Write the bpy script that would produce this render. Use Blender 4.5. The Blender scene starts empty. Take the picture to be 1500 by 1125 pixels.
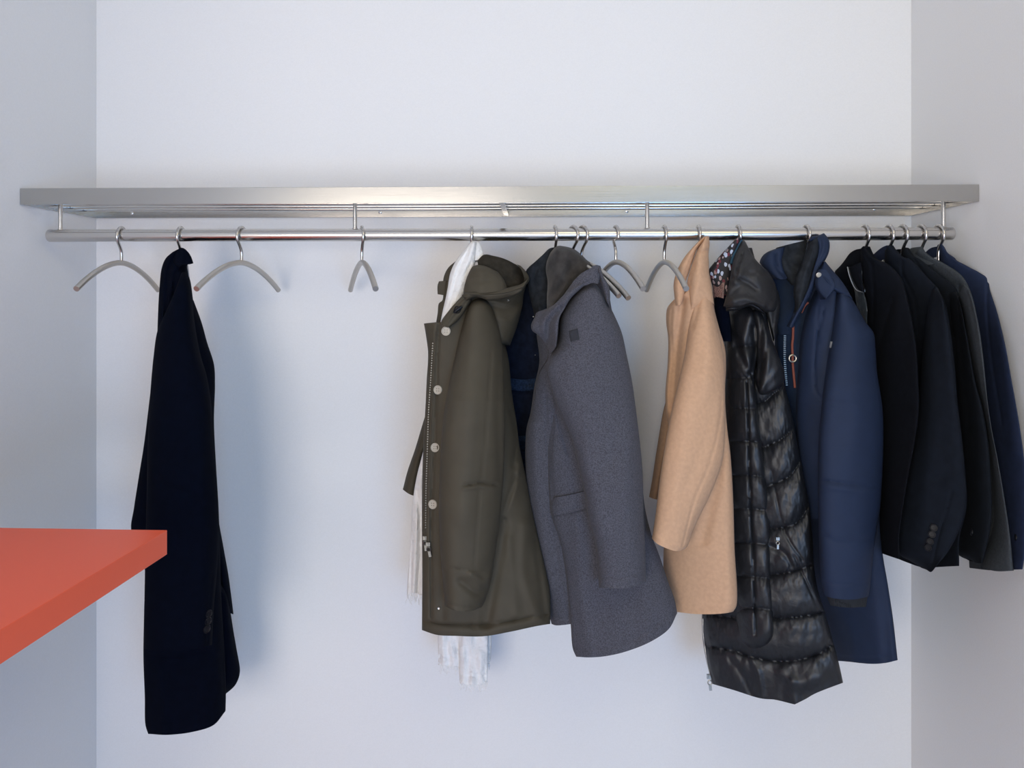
import bpy, math, random
import numpy as np
from mathutils import Vector, Matrix, kdtree

random.seed(4)
# ---------------------------------------------------------------- camera model (photo 1500x1125)
F, YAW, HY, H = 1150.0, 0.0291436, 433.7, 1.45
CS, SN = math.cos(YAW), math.sin(YAW)
RAIL_Y = 1.88

def P(px, py, Y):
    px = np.asarray(px, float); py = np.asarray(py, float); Y = np.asarray(Y, float)
    u = (px - 750.0) / F
    t = Y / (CS + u * SN)
    return np.stack([(-SN + u * CS) * t, Y + 0 * t, H + t * (HY - py) / F], -1)

def X_at(px, Y): return float(P(px, 0, Y)[0])
def Z_at(py, Y, px=783): return float(P(px, py, Y)[2])
def pxm(Y): return Y / F                       # metres per photo pixel at depth Y

SCN = bpy.context.scene
COL = SCN.collection

def lin(c):
    c = c / 255.0
    return c / 12.92 if c <= 0.04045 else ((c + 0.055) / 1.055) ** 2.4
def rgb(r, g, b): return (lin(r), lin(g), lin(b), 1.0)

# ---------------------------------------------------------------- materials
def new_mat(name):
    m = bpy.data.materials.new(name); m.use_nodes = True
    nt = m.node_tree
    return m, nt, nt.nodes['Principled BSDF']

def fabric(name, col, rough=0.9, sheen=0.0, weave=900.0, bump=0.15, var=0.12, varscale=60.0, spec=0.25, wrinkle=0.0, wscale=30.0, col2=None, sheen_col=None, coat=0.0):
    m, nt, b = new_mat(name)
    N, L = nt.nodes, nt.links
    tc = N.new('ShaderNodeTexCoord')
    n1 = N.new('ShaderNodeTexNoise'); n1.inputs['Scale'].default_value = varscale; n1.inputs['Detail'].default_value = 6
    L.new(tc.outputs['Object'], n1.inputs['Vector'])
    ramp = N.new('ShaderNodeValToRGB')
    c = col
    d = col2 if col2 else tuple(max(0, x * (1 - var)) for x in c[:3]) + (1,)
    e = tuple(min(1, x * (1 + var)) for x in c[:3]) + (1,)
    ramp.color_ramp.elements[0].position = 0.35; ramp.color_ramp.elements[0].color = d
    ramp.color_ramp.elements[1].position = 0.65; ramp.color_ramp.elements[1].color = e
    L.new(n1.outputs['Fac'], ramp.inputs['Fac']); L.new(ramp.outputs['Color'], b.inputs['Base Color'])
    b.inputs['Roughness'].default_value = rough
    b.inputs['Specular IOR Level'].default_value = spec
    if sheen:
        b.inputs['Sheen Weight'].default_value = sheen
        b.inputs['Sheen Roughness'].default_value = 0.5
        if sheen_col: b.inputs['Sheen Tint'].default_value = sheen_col
    n2 = N.new('ShaderNodeTexNoise'); n2.inputs['Scale'].default_value = weave; n2.inputs['Detail'].default_value = 3
    L.new(tc.outputs['Object'], n2.inputs['Vector'])
    h = n2.outputs['Fac']
    bp = N.new('ShaderNodeBump'); bp.inputs['Strength'].default_value = bump; bp.inputs['Distance'].default_value = 0.001
    L.new(h, bp.inputs['Height'])
    if wrinkle:
        n3 = N.new('ShaderNodeTexNoise'); n3.inputs['Scale'].default_value = wscale; n3.inputs['Detail'].default_value = 4
        n3.inputs['Distortion'].default_value = 1.2
        L.new(tc.outputs['Object'], n3.inputs['Vector'])
        b2 = N.new('ShaderNodeBump'); b2.inputs['Strength'].default_value = wrinkle; b2.inputs['Distance'].default_value = 0.006
        L.new(n3.outputs['Fac'], b2.inputs['Height']); L.new(b2.outputs['Normal'], bp.inputs['Normal'])
    L.new(bp.outputs['Normal'], b.inputs['Normal'])
    return m

def steel(name, col, rough, stretch=(1.5, 260, 260), bump=0.04, aniso=0.0):
    m, nt, b = new_mat(name); N, L = nt.nodes, nt.links
    tc = N.new('ShaderNodeTexCoord'); mp = N.new('ShaderNodeMapping'); mp.inputs['Scale'].default_value = stretch
    n = N.new('ShaderNodeTexNoise'); n.inputs['Scale'].default_value = 4; n.inputs['Detail'].default_value = 5
    L.new(tc.outputs['Object'], mp.inputs['Vector']); L.new(mp.outputs['Vector'], n.inputs['Vector'])
    mr = N.new('ShaderNodeMapRange'); mr.inputs['To Min'].default_value = rough - 0.06; mr.inputs['To Max'].default_value = rough + 0.08
    L.new(n.outputs['Fac'], mr.inputs['Value']); L.new(mr.outputs['Result'], b.inputs['Roughness'])
    bp = N.new('ShaderNodeBump'); bp.inputs['Strength'].default_value = bump; bp.inputs['Distance'].default_value = 0.0006
    L.new(n.outputs['Fac'], bp.inputs['Height']); L.new(bp.outputs['Normal'], b.inputs['Normal'])
    b.inputs['Base Color'].default_value = col; b.inputs['Metallic'].default_value = 1.0
    if aniso:
        b.inputs['Anisotropic'].default_value = aniso; b.inputs['Anisotropic Rotation'].default_value = 0.25
        tg = N.new('ShaderNodeTangent'); tg.direction_type = 'RADIAL'; tg.axis = 'Z'; L.new(tg.outputs['Tangent'], b.inputs['Tangent'])
    return m

def plain(name, col, rough=0.5, metal=0.0, spec=0.5, bump=0.0, bscale=200.0):
    m, nt, b = new_mat(name); N, L = nt.nodes, nt.links
    tc = N.new('ShaderNodeTexCoord'); n = N.new('ShaderNodeTexNoise'); n.inputs['Scale'].default_value = bscale; n.inputs['Detail'].default_value = 3
    L.new(tc.outputs['Object'], n.inputs['Vector'])
    mx = N.new('ShaderNodeMix'); mx.data_type = 'RGBA'
    mx.inputs[6].default_value = tuple(x * 0.95 for x in col[:3]) + (1,); mx.inputs[7].default_value = tuple(min(1, x * 1.03) for x in col[:3]) + (1,)
    L.new(n.outputs['Fac'], mx.inputs[0]); L.new(mx.outputs[2], b.inputs['Base Color'])
    b.inputs['Roughness'].default_value = rough; b.inputs['Metallic'].default_value = metal; b.inputs['Specular IOR Level'].default_value = spec
    if bump:
        bp = N.new('ShaderNodeBump'); bp.inputs['Strength'].default_value = bump; bp.inputs['Distance'].default_value = 0.001
        L.new(n.outputs['Fac'], bp.inputs['Height']); L.new(bp.outputs['Normal'], b.inputs['Normal'])
    return m

M = {}
M['wall'] = plain('white_paint', (0.80, 0.80, 0.805, 1), 0.75, spec=0.2, bump=0.06, bscale=260)
M['floor'] = plain('floor_resin', (0.42, 0.45, 0.52, 1), 0.5, bscale=8)
M['brushed'] = steel('brushed_steel', (0.50, 0.49, 0.47, 1), 0.22, aniso=0.4)
M['tube'] = steel('steel_tube', (0.62, 0.60, 0.575, 1), 0.22, bump=0.02)
M['satin'] = steel('satin_steel', (0.50, 0.475, 0.44, 1), 0.36, stretch=(40, 40, 40), bump=0.02)
M['hook'] = steel('hook_steel', (0.56, 0.54, 0.52, 1), 0.22, stretch=(40, 40, 40), bump=0.01)
M['screw'] = steel('screw_steel', (0.6, 0.6, 0.6, 1), 0.25, stretch=(40, 40, 40))
M['orange'] = plain('orange_laminate', rgb(240, 98, 65), 0.42, spec=0.35, bump=0.02, bscale=900)
M['blackwool'] = fabric('black_navy_wool', (0.0013, 0.0024, 0.0072, 1), 1.0, weave=1400, bump=0.25, spec=0.06)
M['blackbutton'] = plain('black_horn', (0.005, 0.005, 0.008, 1), 0.4, spec=0.2)
M['olive'] = fabric('olive_cotton', (0.057, 0.0480, 0.0325, 1), 0.72, weave=1500, bump=0.08, var=0.06, varscale=25, spec=0.3, wrinkle=0.05, wscale=14)
M['olivedark'] = fabric('olive_fleece_lining', (0.030, 0.026, 0.020, 1), 0.95, weave=500, bump=0.4, var=0.2, varscale=80, spec=0.1)
M['horn'] = plain('pale_horn', (0.42, 0.38, 0.31, 1), 0.28, bscale=140)
M['horndark'] = plain('horn_thread', (0.14, 0.12, 0.09, 1), 0.6)
M['zip'] = steel('zip_metal', (0.52, 0.51, 0.49, 1), 0.3, stretch=(60, 60, 60))
M['zipblack'] = steel('blackened_zip_metal', (0.10, 0.098, 0.09, 1), 0.4, stretch=(60, 60, 60))
M['zipmid'] = steel('grey_zip_metal', (0.36, 0.36, 0.36, 1), 0.35, stretch=(60, 60, 60))
M['zipdark'] = steel('dark_zip_metal', (0.20, 0.195, 0.18, 1), 0.35, stretch=(60, 60, 60))
M['white'] = fabric('white_linen', (0.80, 0.795, 0.79, 1), 0.9, weave=900, bump=0.25, var=0.03, varscale=40, spec=0.15, wrinkle=0.6, wscale=70)
M['navyblack'] = fabric('midnight_cotton', (0.0055, 0.0085, 0.019, 1), 0.92, weave=900, bump=0.3, var=0.3, varscale=70, spec=0.12)
M['denim'] = fabric('midnight_denim', (0.011, 0.022, 0.048, 1), 0.9, weave=1200, bump=0.3, var=0.4, varscale=220, spec=0.15)
M['greywool'] = fabric('charcoal_melange_wool', (0.070, 0.070, 0.085, 1), 0.95, sheen=0.05, weave=650, bump=0.5, var=0.30, varscale=420, spec=0.12)
M['fleece'] = fabric('grey_brown_fleece', (0.040, 0.037, 0.036, 1), 0.97, sheen=0.12, weave=420, bump=0.6, var=0.3, varscale=45, spec=0.1)
M['badge'] = fabric('dark_badge', (0.032, 0.034, 0.042, 1), 0.85, weave=1500, bump=0.2)
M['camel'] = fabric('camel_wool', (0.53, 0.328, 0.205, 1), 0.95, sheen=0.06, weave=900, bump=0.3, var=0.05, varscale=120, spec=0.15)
M['camelshade'] = fabric('camel_wool_shaded', (0.47, 0.295, 0.185, 1), 0.95, weave=900, bump=0.3, var=0.05, varscale=120, spec=0.15)  # darker copy of the camel wool: shade on the far sleeve put into its colour
M['puffer'] = fabric('black_nylon', (0.0085, 0.0095, 0.0125, 1), 0.46, weave=1600, bump=0.02, var=0.1, spec=0.5, wrinkle=0.22, wscale=34)
M['puffermatt'] = fabric('black_nylon_collar', (0.016, 0.016, 0.018, 1), 0.55, weave=1600, bump=0.03, var=0.1, spec=0.4, wrinkle=0.3, wscale=34)
M['navy'] = fabric('navy_softshell', (0.0130, 0.0225, 0.052, 1), 0.74, weave=1600, bump=0.06, var=0.05, varscale=30, spec=0.25, wrinkle=0.06, wscale=12)
M['navyin'] = fabric('navy_inner_shaded', (0.0075, 0.016, 0.036, 1), 0.8, weave=1400, bump=0.1, var=0.1, spec=0.2, wrinkle=0.15, wscale=20)  # navy darkened for inner front and throat, recess shade put into the colour
M['collarlining'] = fabric('dark_fleece_collar', (0.020, 0.023, 0.028, 1), 0.95, weave=500, bump=0.5, var=0.3, varscale=60, spec=0.1)
M['rib'] = fabric('dark_rib_knit', (0.020, 0.022, 0.026, 1), 0.95, weave=600, bump=0.4)
M['cordorange'] = plain('rust_cord', rgb(128, 66, 50), 0.7, bump=0.4, bscale=900)
M['suitblack'] = fabric('black_suiting', (0.0050, 0.0060, 0.0092, 1), 0.95, weave=1600, bump=0.15, var=0.12, spec=0.10)
M['suitblack2'] = fabric('anthracite_suiting', (0.0066, 0.0088, 0.0140, 1), 0.92, weave=1600, bump=0.15, var=0.12, spec=0.12)
M['suitblack3'] = fabric('black_wool_suiting', (0.0060, 0.0078, 0.0110, 1), 0.95, weave=1500, bump=0.2, var=0.12, spec=0.12)
M['suitgrey'] = fabric('grey_suiting', (0.043, 0.049, 0.056, 1), 0.9, weave=1300, bump=0.25, var=0.14, varscale=220, spec=0.2)
M['suitnavy'] = fabric('navy_suiting', (0.0140, 0.0220, 0.0520, 1), 0.85, weave=1600, bump=0.15, var=0.1, spec=0.22)
M['satinlining'] = fabric('grey_satin_lining', (0.030, 0.036, 0.042, 1), 0.35, weave=1200, bump=0.03, spec=0.5, wrinkle=0.5, wscale=50)
M['piping'] = plain('pale_piping', (0.36, 0.38, 0.39, 1), 0.5)
M['snap'] = steel('snap_metal', (0.46, 0.45, 0.42, 1), 0.35, stretch=(50, 50, 50))
M['shinyblack'] = plain('black_plastic', (0.006, 0.0065, 0.009, 1), 0.4, spec=0.2)

def printed_lining():
    m, nt, b = new_mat('floral_printed_lining'); N, L = nt.nodes, nt.links
    tc = N.new('ShaderNodeTexCoord'); mp = N.new('ShaderNodeMapping'); mp.inputs['Scale'].default_value = (150, 150, 95); mp.inputs['Rotation'].default_value = (0, 0.5, 0)
    L.new(tc.outputs['Object'], mp.inputs['Vector'])
    v = N.new('ShaderNodeTexVoronoi'); v.inputs['Scale'].default_value = 1.0
    L.new(mp.outputs['Vector'], v.inputs['Vector'])
    r1 = N.new('ShaderNodeValToRGB'); r1.color_ramp.interpolation = 'CONSTANT'
    els = r1.color_ramp.elements
    els[0].position = 0; els[0].color = rgb(16, 14, 22)
    els[1].position = 0.38; els[1].color = rgb(96, 30, 44)
    for p, c in ((0.54, rgb(16, 15, 24)), (0.66, rgb(160, 140, 140)), (0.76, rgb(175, 185, 205)), (0.86, rgb(38, 20, 30)), (0.94, rgb(140, 110, 104))):
        e = els.new(p); e.color = c
    sep = N.new('ShaderNodeSeparateColor'); L.new(v.outputs['Color'], sep.inputs['Color']); L.new(sep.outputs['Red'], r1.inputs['Fac'])
    d = N.new('ShaderNodeMath'); d.operation = 'LESS_THAN'; d.inputs[1].default_value = 0.55; L.new(v.outputs['Distance'], d.inputs[0])
    mx = N.new('ShaderNodeMix'); mx.data_type = 'RGBA'; mx.inputs[6].default_value = rgb(15, 14, 20)
    L.new(d.outputs[0], mx.inputs[0]); L.new(r1.outputs['Color'], mx.inputs[7])
    L.new(mx.outputs[2], b.inputs['Base Color']); b.inputs['Roughness'].default_value = 0.7
    return m
M['print'] = printed_lining()
def sequin():
    m, nt, b = new_mat('rose_glitter_label'); N, L = nt.nodes, nt.links
    tc = N.new('ShaderNodeTexCoord'); v = N.new('ShaderNodeTexVoronoi'); v.inputs['Scale'].default_value = 700
    L.new(tc.outputs['Object'], v.inputs['Vector'])
    r = N.new('ShaderNodeValToRGB'); r.color_ramp.elements[0].color = rgb(60, 45, 48); r.color_ramp.elements[1].color = rgb(150, 118, 112)
    sep = N.new('ShaderNodeSeparateColor'); L.new(v.outputs['Color'], sep.inputs['Color']); L.new(sep.outputs['Green'], r.inputs['Fac'])
    L.new(r.outputs['Color'], b.inputs['Base Color']); b.inputs['Roughness'].default_value = 0.5
    return m
M['sequin'] = sequin()
M['teal'] = fabric('teal_binding', rgb(38, 70, 92), 0.7, weave=900)

# ---------------------------------------------------------------- object helpers
USED = {}
def link_mesh(name, verts, faces, mat, parent=None, smooth=True, base=None):
    me = bpy.data.meshes.new(name)
    v = np.asarray(verts, float)
    if parent is not None: v = v - np.array(parent.location)
    me.from_pydata(v.tolist(), [], [tuple(int(i) for i in f) for f in faces])
    if mat is not None: me.materials.append(mat)
    if smooth: me.polygons.foreach_set('use_smooth', [True] * len(me.polygons))
    me.update()
    o = bpy.data.objects.new(name, me); COL.objects.link(o)
    if parent is not None: o.parent = parent
    return o

def thing(name, label, cat, loc, group=None, kind=None):
    o = bpy.data.objects.new(name, None); COL.objects.link(o)
    o.empty_display_size = 0.05
    o.location = loc; o['label'] = label; o['category'] = cat
    if group: o['group'] = group
    return o

def sub(child, parent):
    """re-parent a part (built under the thing) below another part of the same thing, keeping it in place"""
    child.parent = parent
    return child

def box_arrays(c, s, R=None, bev=0.0):
    c = np.array(c, float); s = np.array(s, float) / 2
    v = np.array([[x, y, z] for x in (-1, 1) for y in (-1, 1) for z in (-1, 1)], float) * s
    if R is not None: v = v @ np.array(R).T
    f = [(0, 1, 3, 2), (4, 6, 7, 5), (0, 4, 5, 1), (2, 3, 7, 6), (0, 2, 6, 4), (1, 5, 7, 3)]
    return v + c, f

class MB:
    def __init__(s): s.v = []; s.f = []; s.n = 0
    def add(s, v, f):
        v = np.asarray(v, float); s.v.append(v); s.f += [tuple(i + s.n for i in q) for q in f]; s.n += len(v); return s
    def box(s, c, sz, R=None): return s.add(*box_arrays(c, sz, R))
    def tube(s, pts, r, n=12, cap=True): return s.add(*tube_arrays(pts, r, n, cap))
    def build(s, name, mat, parent=None, smooth=True, bevel=0.0, auto=True):
        o = link_mesh(name, np.concatenate(s.v), s.f, mat, parent, smooth)
        if bevel:
            m = o.modifiers.new('bevel', 'BEVEL'); m.width = bevel; m.segments = 3; m.limit_method = 'ANGLE'; m.harden_normals = False
        if smooth and auto:
            try: o.data.set_sharp_from_angle(angle=math.radians(40))
            except Exception: pass
        return o

def catmull(pts, n, closed=False):
    pts = np.asarray(pts, float)
    if len(pts) == 2:
        t = (n if isinstance(n, np.ndarray) else np.linspace(0, 1, n))[:, None]; return pts[0] * (1 - t) + pts[1] * t
    d = np.sqrt(((pts[1:] - pts[:-1]) ** 2).sum(1))
    # sharp breaks where a point is repeated
    segs = []; start = 0
    for i in range(len(d)):
        if d[i] < 1e-6: segs.append(pts[start:i + 1]); start = i + 1
    segs.append(pts[start:])
    dense = []
    for sg in segs:
        if len(sg) < 2: dense.append(sg); continue
        e0 = 2 * sg[0] - sg[1]; e1 = 2 * sg[-1] - sg[-2]
        q = np.vstack([e0, sg, e1])
        for i in range(1, len(q) - 2):
            p0, p1, p2, p3 = q[i - 1], q[i], q[i + 1], q[i + 2]
            t0 = 0; t1 = t0 + max(np.linalg.norm(p1 - p0), 1e-6) ** .5; t2 = t1 + max(np.linalg.norm(p2 - p1), 1e-6) ** .5; t3 = t2 + max(np.linalg.norm(p3 - p2), 1e-6) ** .5
            t = np.linspace(t1, t2, 14)[:, None]
            a1 = (t1 - t) / (t1 - t0) * p0 + (t - t0) / (t1 - t0) * p1
            a2 = (t2 - t) / (t2 - t1) * p1 + (t - t1) / (t2 - t1) * p2
            a3 = (t3 - t) / (t3 - t2) * p2 + (t - t2) / (t3 - t2) * p3
            b1 = (t2 - t) / (t2 - t0) * a1 + (t - t0) / (t2 - t0) * a2
            b2 = (t3 - t) / (t3 - t1) * a2 + (t - t1) / (t3 - t1) * a3
            dense.append((t2 - t) / (t2 - t1) * b1 + (t - t1) / (t2 - t1) * b2)
    D = np.vstack(dense)
    L = np.concatenate([[0], np.cumsum(np.sqrt(((D[1:] - D[:-1]) ** 2).sum(1)))])
    s = n if isinstance(n, np.ndarray) else np.linspace(0, 1, n)
    s = s * L[-1]
    return np.stack([np.interp(s, L, D[:, k]) for k in range(D.shape[1])], 1)

def tube_arrays(pts, r, n=12, cap=True):
    pts = np.asarray(pts, float); k = len(pts)
    rr = np.full(k, r) if np.isscalar(r) else np.asarray(r, float)
    T = np.gradient(pts, axis=0); T /= np.linalg.norm(T, axis=1)[:, None] + 1e-12
    ref = np.array([0, 0, 1.0]) if abs(T[0][2]) < 0.9 else np.array([1.0, 0, 0])
    Nn = np.cross(T[0], ref); Nn /= np.linalg.norm(Nn)
    V = []
    for i in range(k):
        if i:
            Nn = Nn - T[i] * np.dot(Nn, T[i]); Nn /= np.linalg.norm(Nn) + 1e-12
        B = np.cross(T[i], Nn)
        a = np.linspace(0, 2 * math.pi, n, endpoint=False)
        V.append(pts[i] + rr[i] * (np.cos(a)[:, None] * Nn + np.sin(a)[:, None] * B))
    V = np.concatenate(V); Fc = []
    for i in range(k - 1):
        for j in range(n):
            a, b = i * n + j, i * n + (j + 1) % n
            Fc.append((a, b, b + n, a + n))
    if cap:
        Fc.append(tuple(range(n - 1, -1, -1))); Fc.append(tuple(range((k - 1) * n, k * n)))
    return V, Fc

def lathe_arrays(profile, origin, axis, n=28):
    """profile: list of (radius, height along axis)"""
    ax = Vector(axis).normalized(); q = Vector((0, 0, 1)).rotation_difference(ax).to_matrix()
    V = []; Fc = []
    for (r, h) in profile:
        for j in range(n):
            a = 2 * math.pi * j / n
            V.append(np.array(q @ Vector((r * math.cos(a), r * math.sin(a), h))) + np.array(origin))
    k = len(profile)
    for i in range(k - 1):
        for j in range(n):
            a, b = i * n + j, i * n + (j + 1) % n
            Fc.append((a, b, b + n, a + n))
    Fc.append(tuple(range(n - 1, -1, -1))); Fc.append(tuple(range((k - 1) * n, k * n)))
    return np.array(V), Fc

# smooth pseudo noise: sum of sines with random directions (photo-size independent, in metres)
_r = np.random.RandomState(11)
def wob(x, z, scale, seed):
    r = np.random.RandomState(seed); out = 0
    for i in range(7):
        a = r.uniform(0, math.pi); k = 2 * math.pi / scale * r.uniform(0.5, 1.6); ph = r.uniform(0, 6.28)
        out = out + np.sin(k * (math.cos(a) * x + math.sin(a) * z) + ph + 0.8 * np.sin(k * 0.6 * (x * math.sin(a) - z * math.cos(a)) + ph * 2))
    return out / 7 * 1.6

def seg_dist(px, py, pts):
    d = np.full(px.shape, 1e9); sg = np.zeros(px.shape)
    pts = np.asarray(pts, float)
    for a, b in zip(pts[:-1], pts[1:]):
        e = b - a; L2 = max((e ** 2).sum(), 1e-9)
        t = np.clip(((px - a[0]) * e[0] + (py - a[1]) * e[1]) / L2, 0, 1)
        dx = px - a[0] - t * e[0]; dy = py - a[1] - t * e[1]
        dd = np.hypot(dx, dy); s = np.sign(e[0] * dy - e[1] * dx)
        m = dd < d; d = np.where(m, dd, d); sg = np.where(m, s, sg)
    return d, sg

class Panel: pass

def prof(u, a, b): return np.clip(1 - np.abs(2 * u - 1) ** a, 0, 1) ** b

def panel(name, mat, parent, L, R, T=None, B=None, dep=((1.8, 1.8), (1.8, 1.8)), fb=0.05, back=(0, 0.05, 0), a=2.2, b=0.5,
          tv=0.0, bv=0.0, folds=(), wobble=0.003, wscale=0.12, seed=1, step=2.4, puff=None, backshape=None, skew=0.0, edge=0.002):
    """A closed cloth volume. L, R, T, B: the outline (left, right, top, bottom; top to bottom / left to right) traced at its own distance;
    dep gives that distance at the corners, fb how far the front swells, back where the rear side lies."""
    T = T or [L[0], R[0]]; B = B or [L[-1], R[-1]]
    hgt = max(np.ptp([p[1] for p in L]), np.ptp([p[1] for p in R]), 4); wid = max(np.ptp([p[0] for p in T + B + L + R]), 4)
    nv = int(np.clip(hgt / step, 6, 300)); nu = int(np.clip(wid / step, 8, 140))
    v = np.linspace(0, 1, nv + 1); s = np.linspace(0, 1, nu + 1)
    u = 0.35 * s + 0.65 * (1 - np.cos(math.pi * s)) / 2
    Lc, Rc = catmull(L, v), catmull(R, v); Tc, Bc = catmull(T, u), catmull(B, u)
    U, V = np.meshgrid(u, v)
    S = []
    for k in range(2):
        lc, rc, tc, bc = Lc[:, k][:, None], Rc[:, k][:, None], Tc[:, k][None], Bc[:, k][None]
        S.append((1 - V) * tc + V * bc + (1 - U) * lc + U * rc
                 - ((1 - U) * (1 - V) * Tc[0, k] + U * (1 - V) * Tc[-1, k] + (1 - U) * V * Bc[0, k] + U * V * Bc[-1, k]))
    X, Y = S
    if callable(dep): D = dep(X, Y)
    else:
        rows = list(dep)
        if len(rows[0]) == 2: rows = [(i / (len(rows) - 1),) + tuple(r) for i, r in enumerate(rows)]
        vs = [r[0] for r in rows]
        D = np.interp(V, vs, [r[1] for r in rows]) * (1 - U) + np.interp(V, vs, [r[2] for r in rows]) * U
    Us = np.clip(U + skew * U * (1 - U), 0, 1)
    f = prof(Us, a, b)
    g = np.ones_like(V)
    if tv > 0: g = g * np.sqrt(np.clip(1 - np.clip(1 - V / tv, 0, 1) ** 2, 0, 1))
    if bv > 0: g = g * np.sqrt(np.clip(1 - np.clip(1 - (1 - V) / bv, 0, 1) ** 2, 0, 1))
    fg = f * g
    disp = fb * fg
    ef = np.clip(fg * 2.2, 0, 1)
    Wp = P(X, Y, D)
    if wobble: disp = disp + wobble * wob(Wp[..., 0], Wp[..., 2] * 0.55, wscale, seed) * ef
    for fd in folds:
        pts, w, amp = fd[:3]
        mode = fd[3] if len(fd) > 3 else 'g'
        cp = catmull(pts, 24) if len(pts) > 2 else np.asarray(pts, float)
        d, sg = seg_dist(X, Y, cp)
        if mode == 'g': q = np.exp(-(d / w) ** 2)
        elif mode == 'c': q = np.exp(-d / w)
        else:                                  # 's': one side lies higher and eases back
            far = fd[4] if len(fd) > 4 else w * 8
            q = np.where(sg > 0, np.clip(d / w, 0, 1), 0) * np.exp(-(d / far) ** 2)
        disp = disp + amp * q * np.clip(ef * 1.5, 0, 1)
    if puff:
        d = np.full(X.shape, 1e9)
        for pts in puff['seams']:
            cp = catmull(pts, 30) if len(pts) > 2 else np.asarray(pts, float)
            dd, _ = seg_dist(X, Y, cp); d = np.minimum(d, dd)
        c = np.clip(d / puff['half'], 0, 1)
        bulge = np.sqrt(np.clip(1 - (1 - c) ** 2, 0, 1))
        wr = wob(X * 1.0, Y * 0.35, 9.0, seed + 5) + 0.6 * wob(X, Y * 0.5, 5.0, seed + 6)
        disp = disp + (puff['amp'] * (bulge - 0.6) + puff.get('wr', 0.0015) * wr * np.exp(-d / (puff['half'] * 0.6)) + puff.get('wr2', 0.0016) * wob(X, Y * .6, 22, seed + 9)) * np.clip(ef * 1.3, 0, 1)
    Df = D - disp
    front = P(X, Y, Df)
    bs = prof(U, 2.2, 0.5) * g
    bk = np.array(back, float)
    rear = P(X, Y, D) + bk * (bs[..., None] * 0.985 + 0.015) + np.array([0, edge, 0])
    ny, nx = X.shape
    n = nx * ny
    verts = np.concatenate([front.reshape(-1, 3), rear.reshape(-1, 3)])
    idx = np.arange(n).reshape(ny, nx)
    q = np.stack([idx[:-1, :-1], idx[1:, :-1], idx[1:, 1:], idx[:-1, 1:]], -1).reshape(-1, 4)
    qb = q[:, ::-1] + n
    faces = [q, qb]
    def strip(e, rev):
        e = np.asarray(e); a_ = np.stack([e[:-1], e[1:], e[1:] + n, e[:-1] + n], -1)
        return a_[:, ::-1] if rev else a_
    faces += [strip(idx[0], False), strip(idx[-1], True), strip(idx[:, 0], True), strip(idx[:, -1], False)]
    Fq = np.concatenate(faces)
    me = bpy.data.meshes.new(name)
    vv = verts - np.array(parent.location) if parent is not None else verts
    me.vertices.add(len(vv)); me.vertices.foreach_set('co', vv.astype(np.float32).ravel())
    me.loops.add(Fq.size); me.loops.foreach_set('vertex_index', Fq.astype(np.int32).ravel())
    me.polygons.add(len(Fq)); me.polygons.foreach_set('loop_start', np.arange(0, Fq.size, 4, dtype=np.int32))
    me.polygons.foreach_set('use_smooth', np.ones(len(Fq), bool))
    me.update(calc_edges=True); me.validate()
    me.materials.append(mat)
    try: me.set_sharp_from_angle(angle=math.radians(75))
    except Exception: pass
    o = bpy.data.objects.new(name, me); COL.objects.link(o)
    if parent is not None: o.parent = parent
    p = Panel(); p.o = o
    kd = kdtree.KDTree(n)
    xf, yf, df = X.ravel(), Y.ravel(), Df.ravel()
    for i in range(n): kd.insert((xf[i], yf[i], 0), i)
    kd.balance(); p.kd = kd; p.d = df
    return p

def depth(p, x, y, k=5):
    s = 0; w = 0
    for co, i, d in p.kd.find_n((x, y, 0), k):
        q = 1 / (d + 0.3) ** 2; s += q * p.d[i]; w += q
    return s / w
def on(p, lift, smooth=None):
    def f(X, Y):
        if np.isscalar(X): return depth(p, X, Y) - lift
        out = np.empty(X.size); xf, yf = X.ravel(), Y.ravel()
        for i in range(X.size): out[i] = depth(p, xf[i], yf[i])
        return out.reshape(X.shape) - lift
    return f
def point_on(p, x, y, lift=0.0): return P(x, y, depth(p, x, y) - lift)
def normal_on(p, x, y, e=5):
    a = point_on(p, x + e, y) - point_on(p, x - e, y); c = point_on(p, x, y + e) - point_on(p, x, y - e)
    n = np.cross(a, c); n /= np.linalg.norm(n) + 1e-12
    if n[1] > 0: n = -n
    n = n * 0.7 + np.array([0, -1.0, 0]) * 0.3
    return n / np.linalg.norm(n)

def button(p, parent, x, y, rpx, mat, holemat, name='button', t=0.0035):
    o = point_on(p, x, y, 0.0); n = normal_on(p, x, y); r = rpx * pxm(o[1])
    prof_ = [(r * 0.75, -0.001), (r * 0.97, 0.0006), (r, t * 0.6), (r * 0.93, t), (r * 0.8, t * 1.02), (r * 0.68, t * 0.72), (r * 0.2, t * 0.66), (0.00005, t * 0.66)]
    b_ = MB(); b_.add(*lathe_arrays(prof_, o, n)); bo = b_.build(name, mat, parent)
    h = MB(); ux = np.cross(n, [0, 0, 1.0]); ux /= np.linalg.norm(ux); uz = np.cross(ux, n)
    for sx, sz in ((1, 1), (1, -1), (-1, 1), (-1, -1)):
        c = o + (ux * sx + uz * sz) * r * 0.24 + n * (t * 0.60)
        h.add(*lathe_arrays([(r * 0.11, 0), (r * 0.11, 0.0007), (0.00003, 0.0008)], c, n, 10))
    ho = h.build('button_holes', holemat, parent); sub(ho, bo)
    return bo

def cord_on(p, parent, pts, r, mat, name, lift=0.001, n=60, nn=8):
    c = catmull(pts, n); w = np.array([point_on(p, x, y, lift) for x, y in c])
    # smooth
    for _ in range(2): w[1:-1] = (w[:-2] + 2 * w[1:-1] + w[2:]) / 4
    m = MB(); m.tube(w, r, nn); return m.build(name, mat, parent)

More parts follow.
